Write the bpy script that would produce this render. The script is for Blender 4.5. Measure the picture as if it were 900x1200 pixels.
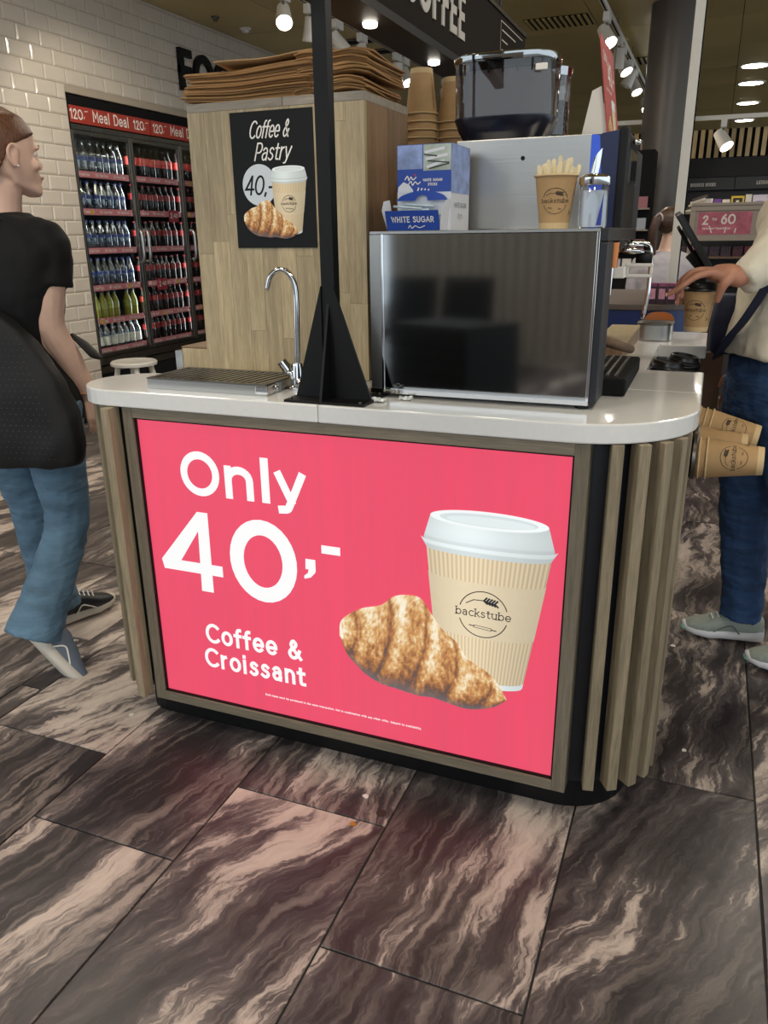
import bpy, bmesh, math, random
from mathutils import Vector, Matrix, Euler, noise
random.seed(7)
for o in list(bpy.data.objects): bpy.data.objects.remove(o, do_unlink=True)
scene = bpy.context.scene
COL = scene.collection
PI = math.pi
# ------------------------------------------------------------------ camera
def cam_axes(yaw, pitch, roll):
    f = Vector((math.sin(yaw)*math.cos(pitch), math.cos(yaw)*math.cos(pitch), -math.sin(pitch)))
    r = Vector((math.cos(yaw), -math.sin(yaw), 0)); u = r.cross(f)
    return f, r*math.cos(roll)+u*math.sin(roll), -r*math.sin(roll)+u*math.cos(roll)
F_, R_, U_ = cam_axes(-.384180498, .338463721, -.0127777317)
cam = bpy.data.cameras.new('camera'); cam.sensor_width = 36; cam.sensor_fit = 'AUTO'
cam.lens = 921.12/1200*36; cam.clip_start = .02; cam.clip_end = 200
camo = bpy.data.objects.new('camera', cam); COL.objects.link(camo)
m3 = Matrix((R_, U_, -F_)).transposed()
camo.matrix_world = Matrix.Translation((0, 0, 1.34)) @ m3.to_4x4()
scene.camera = camo
# ------------------------------------------------------------------ world, exposure, large lights
w = bpy.data.worlds.new('world'); scene.world = w; w.use_nodes = True
w.node_tree.nodes['Background'].inputs[0].default_value = (.80, .91, 1.0, 1)
w.node_tree.nodes['Background'].inputs[1].default_value = 1.5
vs = scene.view_settings
vs.view_transform = 'Standard'; vs.look = 'None'; vs.gamma = 1; vs.use_curve_mapping = False
vs.exposure = 0.0
def area_light(name, loc, rot, sx, sy, power, col):
    l = bpy.data.lights.new(name, 'AREA'); l.shape = 'RECTANGLE'; l.size = sx; l.size_y = sy; l.energy = power; l.color = col
    o = bpy.data.objects.new(name, l); COL.objects.link(o); o.location = loc; o.rotation_euler = rot; return o
# daylight comes in through the open, glazed hall behind the photographer (the world); below, out-of-view fill lights added to brighten hall and kiosk
for (x, y) in ((-2.6, -2.6), (.6, -2.6)): area_light('hall_fill_light', (x, y, 3.05), Euler((0, 0, 0)), .8, .8, 45, (1.0, .95, .88))
for (x, y, p) in ((-1.2, .45, 20), (.9, 1.0, 20), (-2.9, 2.6, 24), (.9, 4.3, 34), (-1.6, 4.4, 30)):
    area_light('ceiling_fill_light', (x, y, 3.05), Euler((0, 0, 0)), .6, .6, p, (1.0, .9, .76))
# ------------------------------------------------------------------ helpers
def tag(o, label=None, cat=None, group=None, kind=None):
    if label: o['label'] = label
    if cat: o['category'] = cat
    if group: o['group'] = group
    if kind: o['kind'] = kind
    return o
def thing(name, label, cat, loc=(0, 0, 0), group=None):
    o = bpy.data.objects.new(name, None); COL.objects.link(o); o.location = loc; o.empty_display_size = .05
    return tag(o, label, cat, group)
def catmull(pts, n=6, closed=False):
    pts = [Vector(p) for p in pts]; out = []; N = len(pts)
    rng = range(N if closed else N-1)
    for i in rng:
        p0 = pts[(i-1) % N] if (closed or i > 0) else pts[i]*2-pts[i+1]
        p1 = pts[i]; p2 = pts[(i+1) % N]
        p3 = pts[(i+2) % N] if (closed or i+2 < N) else p2*2-p1
        for k in range(n):
            t = k/n
            out.append(.5*((2*p1)+(p2-p0)*t+(2*p0-5*p1+4*p2-p3)*t*t+(3*p1-p0-3*p2+p3)*t**3))
    if not closed: out.append(pts[-1])
    return out
class MB:
    def __init__(s): s.v = []; s.f = []; s.col = None
    def add(s, vs_, fs):
        b = len(s.v); s.v += [tuple(v) for v in vs_]; s.f += [tuple(i+b for i in f) for f in fs]; return s
    def box(s, x0, x1, y0, y1, z0, z1):
        return s.add([(x0,y0,z0),(x1,y0,z0),(x1,y1,z0),(x0,y1,z0),(x0,y0,z1),(x1,y0,z1),(x1,y1,z1),(x0,y1,z1)],
            [(0,3,2,1),(4,5,6,7),(0,1,5,4),(1,2,6,5),(2,3,7,6),(3,0,4,7)])
    def obox(s, c, ax, ay, az):
        c, ax, ay, az = map(Vector, (c, ax, ay, az)); P = []
        for k in (-1, 1):
            for (i, j) in ((-1,-1),(1,-1),(1,1),(-1,1)): P.append(c+ax*i+ay*j+az*k)
        return s.add(P, [(0,3,2,1),(4,5,6,7),(0,1,5,4),(1,2,6,5),(2,3,7,6),(3,0,4,7)])
    def rings(s, rs, caps=True, closed=False):
        n = len(rs[0]); V = [p for r in rs for p in r]; Fs = []
        m = len(rs)
        for i in range(m if closed else m-1):
            for j in range(n):
                a = i*n+j; b = i*n+(j+1) % n; c = ((i+1) % m)*n
                Fs.append((a, b, c+(j+1) % n, c+j))
        if caps and not closed:
            Fs.append(tuple(range(n-1, -1, -1))); Fs.append(tuple((m-1)*n+j for j in range(n)))
        return s.add(V, Fs)
    def lathe(s, prof, c=(0,0,0), n=20, mat=None, caps=True):
        c = Vector(c); rs = []
        for (r, z) in prof:
            ring = [Vector((r*math.cos(2*PI*k/n), r*math.sin(2*PI*k/n), z)) for k in range(n)]
            if mat: ring = [mat @ p for p in ring]
            rs.append([p+c for p in ring])
        return s.rings(rs, caps)
    def tube(s, path, r, n=10, caps=True, flat=None, up=(0,0,1)):
        path = [Vector(p) for p in path]; m = len(path)
        rad = r if isinstance(r, (list, tuple)) else [r]*m
        if len(rad) != m:
            rr = []
            for i in range(m):
                t = i/(m-1)*(len(rad)-1); k = min(int(t), len(rad)-2); rr.append(rad[k]+(rad[k+1]-rad[k])*(t-k))
            rad = rr
        prev = None; rs = []
        for i, p in enumerate(path):
            d = (path[min(i+1, m-1)]-path[max(i-1, 0)])
            d = d.normalized() if d.length > 1e-9 else Vector((0,0,1))
            if prev is None:
                a = Vector(up) if abs(d.dot(Vector(up))) < .95 else Vector((1,0,0))
                nrm = (a-d*a.dot(d)).normalized()
            else: nrm = (prev-d*prev.dot(d)).normalized()
            prev = nrm; bi = d.cross(nrm); fl = flat if flat else 1
            rs.append([p+(nrm*math.cos(2*PI*k/n)*fl+bi*math.sin(2*PI*k/n))*rad[i] for k in range(n)])
        return s.rings(rs, caps)
    def limb(s, pts, radii, n=14, sub=5, flat=False):
        """tapered limb with round ends"""
        P = catmull(pts, sub); Rr = catmull([(r, 0, 0) for r in radii], sub); Rr = [max(v[0], .001) for v in Rr]
        if flat: return s.tube(P, Rr, n)
        d0 = (P[0]-P[1]).normalized(); d1 = (P[-1]-P[-2]).normalized()
        pre = [(P[0]+d0*Rr[0]*math.sin(a), Rr[0]*math.cos(a)) for a in (1.45, 1.0, .5)]
        post = [(P[-1]+d1*Rr[-1]*math.sin(a), Rr[-1]*math.cos(a)) for a in (.5, 1.0, 1.45)]
        P = [p for p, _ in pre]+P+[p for p, _ in post]; Rr = [r for _, r in pre]+Rr+[r for _, r in post]
        return s.tube(P, Rr, n)
    def ell(s, c, rx, ry, rz, n=14, m=9, mat=None):
        c = Vector(c); rs = []
        for i in range(1, m):
            a = -PI/2+PI*i/m; ring = []
            for k in range(n):
                p = Vector((rx*math.cos(a)*math.cos(2*PI*k/n), ry*math.cos(a)*math.sin(2*PI*k/n), rz*math.sin(a)))
                ring.append((mat @ p if mat else p)+c)
            rs.append(ring)
        return s.rings(rs, True)
    def prism(s, poly, z0, z1):
        n = len(poly)
        V = [(p[0], p[1], z0) for p in poly]+[(p[0], p[1], z1) for p in poly]
        Fs = [tuple(range(n-1, -1, -1)), tuple(range(n, 2*n))]+[(i, (i+1) % n, n+(i+1) % n, n+i) for i in range(n)]
        return s.add(V, Fs)
    def poly_y(s, poly, y0, y1):
        """polygon in x,z extruded along y"""
        n = len(poly)
        V = [(p[0], y0, p[1]) for p in poly]+[(p[0], y1, p[1]) for p in poly]
        Fs = [tuple(range(n)), tuple(range(2*n-1, n-1, -1))]+[(i, n+i, n+(i+1) % n, (i+1) % n) for i in range(n)]
        return s.add(V, Fs)
    def poly_x(s, poly, x0, x1):
        n = len(poly)
        V = [(x0, p[0], p[1]) for p in poly]+[(x1, p[0], p[1]) for p in poly]
        Fs = [tuple(range(n-1, -1, -1)), tuple(range(n, 2*n))]+[(i, (i+1) % n, n+(i+1) % n, n+i) for i in range(n)]
        return s.add(V, Fs)
    def mesh(s, name, mat, smooth=False, shift=(0,0,0)):
        me = bpy.data.meshes.new(name); sh = Vector(shift)
        me.from_pydata([tuple(Vector(v)-sh) for v in s.v], [], s.f)
        bm = bmesh.new(); bm.from_mesh(me); bmesh.ops.recalc_face_normals(bm, faces=bm.faces); bm.to_mesh(me); bm.free()
        if mat: me.materials.append(mat)
        if smooth: me.polygons.foreach_set('use_smooth', [True]*len(me.polygons))
        if s.col:
            ca = me.color_attributes.new('Col', 'FLOAT_COLOR', 'POINT')
            for i, c in enumerate(s.col): ca.data[i].color = (c[0], c[1], c[2], 1)
        return me
    def build(s, name, mat, parent=None, smooth=False, bevel=0, label=None, cat=None, group=None, kind=None, angle=None, local=False):
        if parent is None and not local and kind != 'structure':
            xs = [v[0] for v in s.v]; ys = [v[1] for v in s.v]; zs = [v[2] for v in s.v]
            sh = Vector(((min(xs)+max(xs))/2, (min(ys)+max(ys))/2, min(zs)))
        else: sh = Vector((0,0,0))
        me = s.mesh(name, mat, smooth, sh)
        o = bpy.data.objects.new(name, me); COL.objects.link(o); o.location = sh
        if parent is not None:
            o.parent = parent
            if not local and parent.parent is None and parent.type == 'EMPTY': o.location = -parent.location
            elif not local and parent.parent is None and parent.type == 'MESH': o.location = -parent.location
        if bevel:
            b = o.modifiers.new('bevel', 'BEVEL'); b.width = bevel; b.segments = 2; b.limit_method = 'ANGLE'; b.angle_limit = math.radians(40)
        if smooth and angle:
            me.set_sharp_from_angle(angle=math.radians(angle))
        return tag(o, label, cat, group, kind)
def dup(root, loc, rot=None, label=None, group=None, scale=None):
    r = root.copy(); COL.objects.link(r); r.location = loc
    if rot is not None: r.rotation_euler = rot
    if scale is not None: r.scale = (scale,)*3 if not isinstance(scale, tuple) else scale
    if label: r['label'] = label
    if group: r['group'] = group
    for ch in root.children:
        c = ch.copy(); COL.objects.link(c); c.parent = r
        for g in ch.children:
            d = g.copy(); COL.objects.link(d); d.parent = c
    return r
# ------------------------------------------------------------------ materials
def srgb(h):
    h = h.lstrip('#'); c = [int(h[i:i+2], 16)/255 for i in (0, 2, 4)]
    return tuple(x/12.92 if x <= .04045 else ((x+.055)/1.055)**2.4 for x in c)
def newmat(name):
    m = bpy.data.materials.new(name); m.use_nodes = True; nt = m.node_tree
    return m, nt, nt.nodes['Principled BSDF'], nt.nodes, nt.links
def coords(nt, scale=(1,1,1), rot=(0,0,0), rnd=True, kind='Object'):
    N, L = nt.nodes, nt.links
    tc = N.new('ShaderNodeTexCoord'); mp = N.new('ShaderNodeMapping'); mp.inputs['Scale'].default_value = scale; mp.inputs['Rotation'].default_value = rot
    L.new(tc.outputs[kind], mp.inputs['Vector'])
    if rnd:
        oi = N.new('ShaderNodeObjectInfo'); mu = N.new('ShaderNodeMath'); mu.operation = 'MULTIPLY'; mu.inputs[1].default_value = 37
        L.new(oi.outputs['Random'], mu.inputs[0]); cb = N.new('ShaderNodeCombineXYZ')
        for i in range(3): L.new(mu.outputs[0], cb.inputs[i])
        L.new(cb.outputs[0], mp.inputs['Location'])
    return mp.outputs[0]
def noise_node(nt, vec, scale, detail=4, rough=.55, dist=0):
    n = nt.nodes.new('ShaderNodeTexNoise'); n.inputs['Scale'].default_value = scale; n.inputs['Detail'].default_value = detail
    n.inputs['Roughness'].default_value = rough; n.inputs['Distortion'].default_value = dist
    nt.links.new(vec, n.inputs['Vector']); return n.outputs['Fac']
def ramp(nt, fac, stops, interp='LINEAR'):
    r = nt.nodes.new('ShaderNodeValToRGB'); r.color_ramp.interpolation = interp; e = r.color_ramp.elements
    while len(e) < len(stops): e.new(.5)
    for i, (p, c) in enumerate(stops):
        e[i].position = p; e[i].color = (*c, 1) if len(c) == 3 else c
    nt.links.new(fac, r.inputs[0]); return r.outputs[0]
def bump(nt, fac, strength, dist, bs):
    b = nt.nodes.new('ShaderNodeBump'); b.inputs['Strength'].default_value = strength; b.inputs['Distance'].default_value = dist
    nt.links.new(fac, b.inputs['Height']); nt.links.new(b.outputs[0], bs.inputs['Normal'])
def plain(name, c, rough=.5, metal=0, var=0, vscale=20, bmp=0, bscale=200, emit=0, spec=.5, coat=0, stretch=(1,1,1), aniso=0, trans=0, sheen=0, bdist=.002):
    if isinstance(c, str): c = srgb(c)
    m, nt, bs, N, L = newmat(name)
    bs.inputs['Base Color'].default_value = (*c, 1); bs.inputs['Roughness'].default_value = rough; bs.inputs['Metallic'].default_value = metal
    bs.inputs['Specular IOR Level'].default_value = spec; bs.inputs['Coat Weight'].default_value = coat; bs.inputs['Transmission Weight'].default_value = trans
    bs.inputs['Anisotropic'].default_value = aniso
    if sheen: bs.inputs['Sheen Weight'].default_value = sheen
    if var or bmp: v = coords(nt, stretch)
    if var:
        k = noise_node(nt, v, vscale)
        L.new(ramp(nt, k, [(.3, tuple(x*(1-var) for x in c)), (.7, tuple(min(1, x*(1+var)) for x in c))]), bs.inputs['Base Color'])
    if bmp: bump(nt, noise_node(nt, v, bscale, 3), bmp, bdist, bs)
    if emit:
        bs.inputs['Emission Color'].default_value = (*c, 1); bs.inputs['Emission Strength'].default_value = emit
    return m
def wood(name, c0, c1, axis='Z', rough=.55, var=.25):
    c0 = srgb(c0); c1 = srgb(c1)
    m, nt, bs, N, L = newmat(name)
    st = {'Z': (34, 34, 2.2), 'X': (2.2, 34, 34), 'Y': (34, 2.2, 34)}[axis]
    v = coords(nt, st); a = noise_node(nt, v, 1.6, 5, .6, .9); col = ramp(nt, a, [(.28, c0), (.72, c1)])
    v2 = coords(nt, tuple(x*5 for x in st)); b = noise_node(nt, v2, 2, 2); g = ramp(nt, b, [(.3, (1-var,)*3), (.75, (1.05,)*3)])
    mx = N.new('ShaderNodeMix'); mx.data_type = 'RGBA'; mx.blend_type = 'MULTIPLY'; mx.inputs[0].default_value = 1
    L.new(col, mx.inputs[6]); L.new(g, mx.inputs[7])
    oi = N.new('ShaderNodeObjectInfo'); hsv = N.new('ShaderNodeHueSaturation'); mr = N.new('ShaderNodeMapRange')
    mr.inputs[3].default_value = .82; mr.inputs[4].default_value = 1.16; L.new(oi.outputs['Random'], mr.inputs[0])
    L.new(mr.outputs[0], hsv.inputs['Value']); L.new(mx.outputs[2], hsv.inputs['Color']); L.new(hsv.outputs[0], bs.inputs['Base Color'])
    bs.inputs['Roughness'].default_value = rough; bump(nt, b, .15, .001, bs); return m
def glass(name, tint=(1,1,1), gloss=.12, rough=.02):
    m = bpy.data.materials.new(name); m.use_nodes = True; nt = m.node_tree; N, L = nt.nodes, nt.links; N.clear()
    out = N.new('ShaderNodeOutputMaterial'); mix = N.new('ShaderNodeMixShader'); tr = N.new('ShaderNodeBsdfTransparent'); gl = N.new('ShaderNodeBsdfGlossy')
    tr.inputs[0].default_value = (*tint, 1); gl.inputs['Roughness'].default_value = rough
    lw = N.new('ShaderNodeLayerWeight'); lw.inputs[0].default_value = gloss+.1
    ad = N.new('ShaderNodeMath'); ad.operation = 'MULTIPLY_ADD'; ad.inputs[1].default_value = .7; ad.inputs[2].default_value = gloss*.4
    L.new(lw.outputs['Fresnel'], ad.inputs[0]); L.new(ad.outputs[0], mix.inputs[0]); L.new(tr.outputs[0], mix.inputs[1]); L.new(gl.outputs[0], mix.inputs[2])
    L.new(mix.outputs[0], out.inputs[0]); return m
def printmat(name, emit=0, rough=.45):
    m, nt, bs, N, L = newmat(name); a = N.new('ShaderNodeAttribute'); a.attribute_name = 'Col'
    bs.inputs['Roughness'].default_value = rough
    if not emit: L.new(a.outputs['Color'], bs.inputs['Base Color'])
    if emit:
        L.new(a.outputs['Color'], bs.inputs['Emission Color']); bs.inputs['Emission Strength'].default_value = emit
        bs.inputs['Base Color'].default_value = (.05,.05,.05,1)
    return m
def marble(name):
    m, nt, bs, N, L = newmat(name)
    v0 = coords(nt, (1,1,1))
    wn = N.new('ShaderNodeTexNoise'); wn.inputs['Scale'].default_value = 3.0; wn.inputs['Detail'].default_value = 5; wn.inputs['Roughness'].default_value = .62; L.new(v0, wn.inputs['Vector'])
    sub = N.new('ShaderNodeVectorMath'); sub.operation = 'SUBTRACT'; sub.inputs[1].default_value = (.5,.5,.5); L.new(wn.outputs['Color'], sub.inputs[0])
    sc = N.new('ShaderNodeVectorMath'); sc.operation = 'SCALE'; sc.inputs['Scale'].default_value = .17; L.new(sub.outputs[0], sc.inputs[0])
    ad = N.new('ShaderNodeVectorMath'); L.new(v0, ad.inputs[0]); L.new(sc.outputs[0], ad.inputs[1])
    # every tile is cut at its own angle to the veins
    oi = N.new('ShaderNodeObjectInfo'); an = N.new('ShaderNodeMapRange'); an.inputs[3].default_value = -.05; an.inputs[4].default_value = .55; L.new(oi.outputs['Random'], an.inputs[0])
    vr = N.new('ShaderNodeVectorRotate'); vr.rotation_type = 'Z_AXIS'; L.new(ad.outputs[0], vr.inputs['Vector']); L.new(an.outputs[0], vr.inputs['Angle'])
    def stretched(sx, sy, detail, rough, dist):
        mp = N.new('ShaderNodeMapping'); mp.inputs['Scale'].default_value = (sx, sy, 1); L.new(vr.outputs[0], mp.inputs[0])
        return noise_node(nt, mp.outputs[0], 1.0, detail, rough, dist)
    big = stretched(9.0, 2.0, 10, .60, .25); fine = stretched(46, 7, 9, .72, .5); broad = stretched(2.6, .8, 3, .5, 0)
    def lin(a_, k, c):
        n = N.new('ShaderNodeMath'); n.operation = 'MULTIPLY_ADD'; n.inputs[1].default_value = k; n.inputs[2].default_value = c; L.new(a_, n.inputs[0]); return n.outputs[0]
    def add(a_, b_):
        n = N.new('ShaderNodeMath'); L.new(a_, n.inputs[0]); L.new(b_, n.inputs[1]); return n.outputs[0]
    t = add(add(lin(big, .9, .05), lin(fine, .46, -.23)), add(lin(broad, .5, -.25), lin(oi.outputs['Random'], .07, -.045)))
    D0 = srgb('#312c2d'); D1 = srgb('#494243'); D2 = srgb('#675e5c'); L0 = srgb('#a0938b'); L1 = srgb('#c4b5aa'); L2 = srgb('#d6c8bc')
    c = ramp(nt, t, [(.36, D0), (.475, D1), (.54, D2), (.565, L0), (.62, L1), (.76, L2)])
    f2 = stretched(30, 2.6, 8, .66, .3); thin = ramp(nt, f2, [(.50, (0,)*3), (.60, (.45,)*3), (.72, (.8,)*3)]); br = ramp(nt, broad, [(.32, (.15,)*3), (.62, (1,)*3)])
    mm = N.new('ShaderNodeMix'); mm.data_type = 'RGBA'; mm.blend_type = 'MULTIPLY'; mm.inputs[0].default_value = 1; L.new(thin, mm.inputs[6]); L.new(br, mm.inputs[7])
    mx = N.new('ShaderNodeMix'); mx.data_type = 'RGBA'; L.new(mm.outputs[2], mx.inputs[0]); L.new(c, mx.inputs[6]); mx.inputs[7].default_value = (*srgb('#b8a99e'), 1)
    L.new(mx.outputs[2], bs.inputs['Base Color'])
    r = ramp(nt, fine, [(.3, (.30,)*3), (.7, (.44,)*3)]); L.new(r, bs.inputs['Roughness']); bs.inputs['Specular IOR Level'].default_value = .4
    return m
def ceiling_mat(name, c):
    m, nt, bs, N, L = newmat(name); c = srgb(c)
    v = coords(nt, (.6, .6, .6)); k = noise_node(nt, v, 1.2, 3)
    L.new(ramp(nt, k, [(.3, tuple(x*.85 for x in c)), (.7, tuple(x*1.1 for x in c))]), bs.inputs['Base Color'])
    bs.inputs['Roughness'].default_value = .42; bs.inputs['Metallic'].default_value = .1; return m
M = {}
M['marble'] = marble('marble_tile')
M['grout'] = plain('dark_grout', '#2a2624', .8)
M['ceil'] = ceiling_mat('olive_metal_ceiling', '#c8b679')
M['tile'] = plain('white_metro_tile', '#cbc2b6', .13, var=.05, vscale=3, coat=.4)
M['tilegrout'] = plain('tile_grout', '#a79c8c', .7)
M['black'] = plain('black_paint', '#08080a', .5, spec=.3)
M['blackmatt'] = plain('matt_black', '#0d0e10', .8, spec=.25)
M['navyblack'] = plain('blue_black_panel', '#14161d', .45)
M['white'] = plain('white_enamel', '#e6e2da', .35)
M['solid'] = plain('white_solid_surface', '#e4e3e0', .16, var=.02, vscale=60, coat=.3)
M['steel'] = plain('brushed_steel', '#b4b2ae', .3, 1, bmp=.05, bscale=8, stretch=(1,1,40), aniso=.4)
M['mirror'] = plain('polished_steel_panel', '#a9abab', .06, 1)
M['chrome'] = plain('chrome', '#dcdcdc', .08, 1)
M['dsteel'] = plain('dark_worn_steel', '#77736c', .34, 1, var=.15, vscale=30)
M['slat'] = wood('smoked_oak_slat', '#7e725c', '#a8987c')
M['framewood'] = wood('smoked_oak_frame', '#6f6757', '#8f8470')
M['framewoodx'] = wood('smoked_oak_frame_rail', '#6f6757', '#8f8470', 'X')
M['oak'] = wood('oak_stave', '#a18f6e', '#c6b48f', rough=.45)
M['oakside'] = wood('oak_side_board', '#7f6245', '#96785a', rough=.5)
M['oakgrey'] = wood('grey_oak_edge', '#8b8377', '#a69d8e', 'X')
M['kraft'] = plain('kraft_paper', '#b08e62', .75, var=.08, vscale=25)
M['kraftdk'] = plain('kraft_paper_bag', '#9a7448', .8, var=.14, vscale=12)
M['kraftin'] = plain('cup_band', '#cbb084', .7)
M['cupwhite'] = plain('cup_inside', '#e8e0d0', .5)
M['ink'] = plain('dark_print', '#3a2f24', .7)
M['lidblack'] = plain('black_lid_plastic', '#141416', .32)
M['skin'] = plain('skin', '#e2bba6', .5, var=.06, vscale=18)
M['skin2'] = plain('skin_tan', '#b57f66', .5, var=.08, vscale=22)
M['hair'] = plain('auburn_hair', '#5f3a22', .42, var=.45, vscale=40, stretch=(1,5,3), bmp=.8, bscale=60)
M['tee'] = plain('black_cotton', '#0b0b0d', .85, bmp=.3, bscale=90)
M['bag'] = plain('black_mesh_fabric', '#101012', .7, bmp=.6, bscale=160)
M['denim'] = plain('light_denim', '#5c7a90', .8, var=.26, vscale=7, bmp=1.0, bscale=8, stretch=(1,1,3.6), bdist=.012)
M['denimdk'] = plain('dark_denim', '#223f66', .8, var=.34, vscale=7, bmp=1.0, bscale=8, stretch=(1,1,3.6), bdist=.012)
M['sweater'] = plain('cream_knit', '#ddd6c4', .85, var=.04, vscale=20, bmp=.4, bscale=120)
M['navycloth'] = plain('navy_cloth', '#151c38', .7, bmp=.3, bscale=200)
M['greycloth'] = plain('grey_marl', '#a6a1a6', .85)
M['text_white'] = plain('white_print', '#efece6', .5)
M['text_grey'] = plain('pale_grey_lettering', '#c9c2b8', .45)
M['red'] = plain('red_header', '#a2392c', .45)
M['strip'] = plain('pink_price_strip', '#d5848a', .45, var=.12, vscale=50)
M['glasspane'] = glass('cooler_glass', (.93,.95,.95), .07)
M['smoky'] = glass('smoky_hopper_plastic', (.74,.70,.69), .16)
M['clear'] = glass('clear_glass', (.9,.92,.93), .2)
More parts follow.
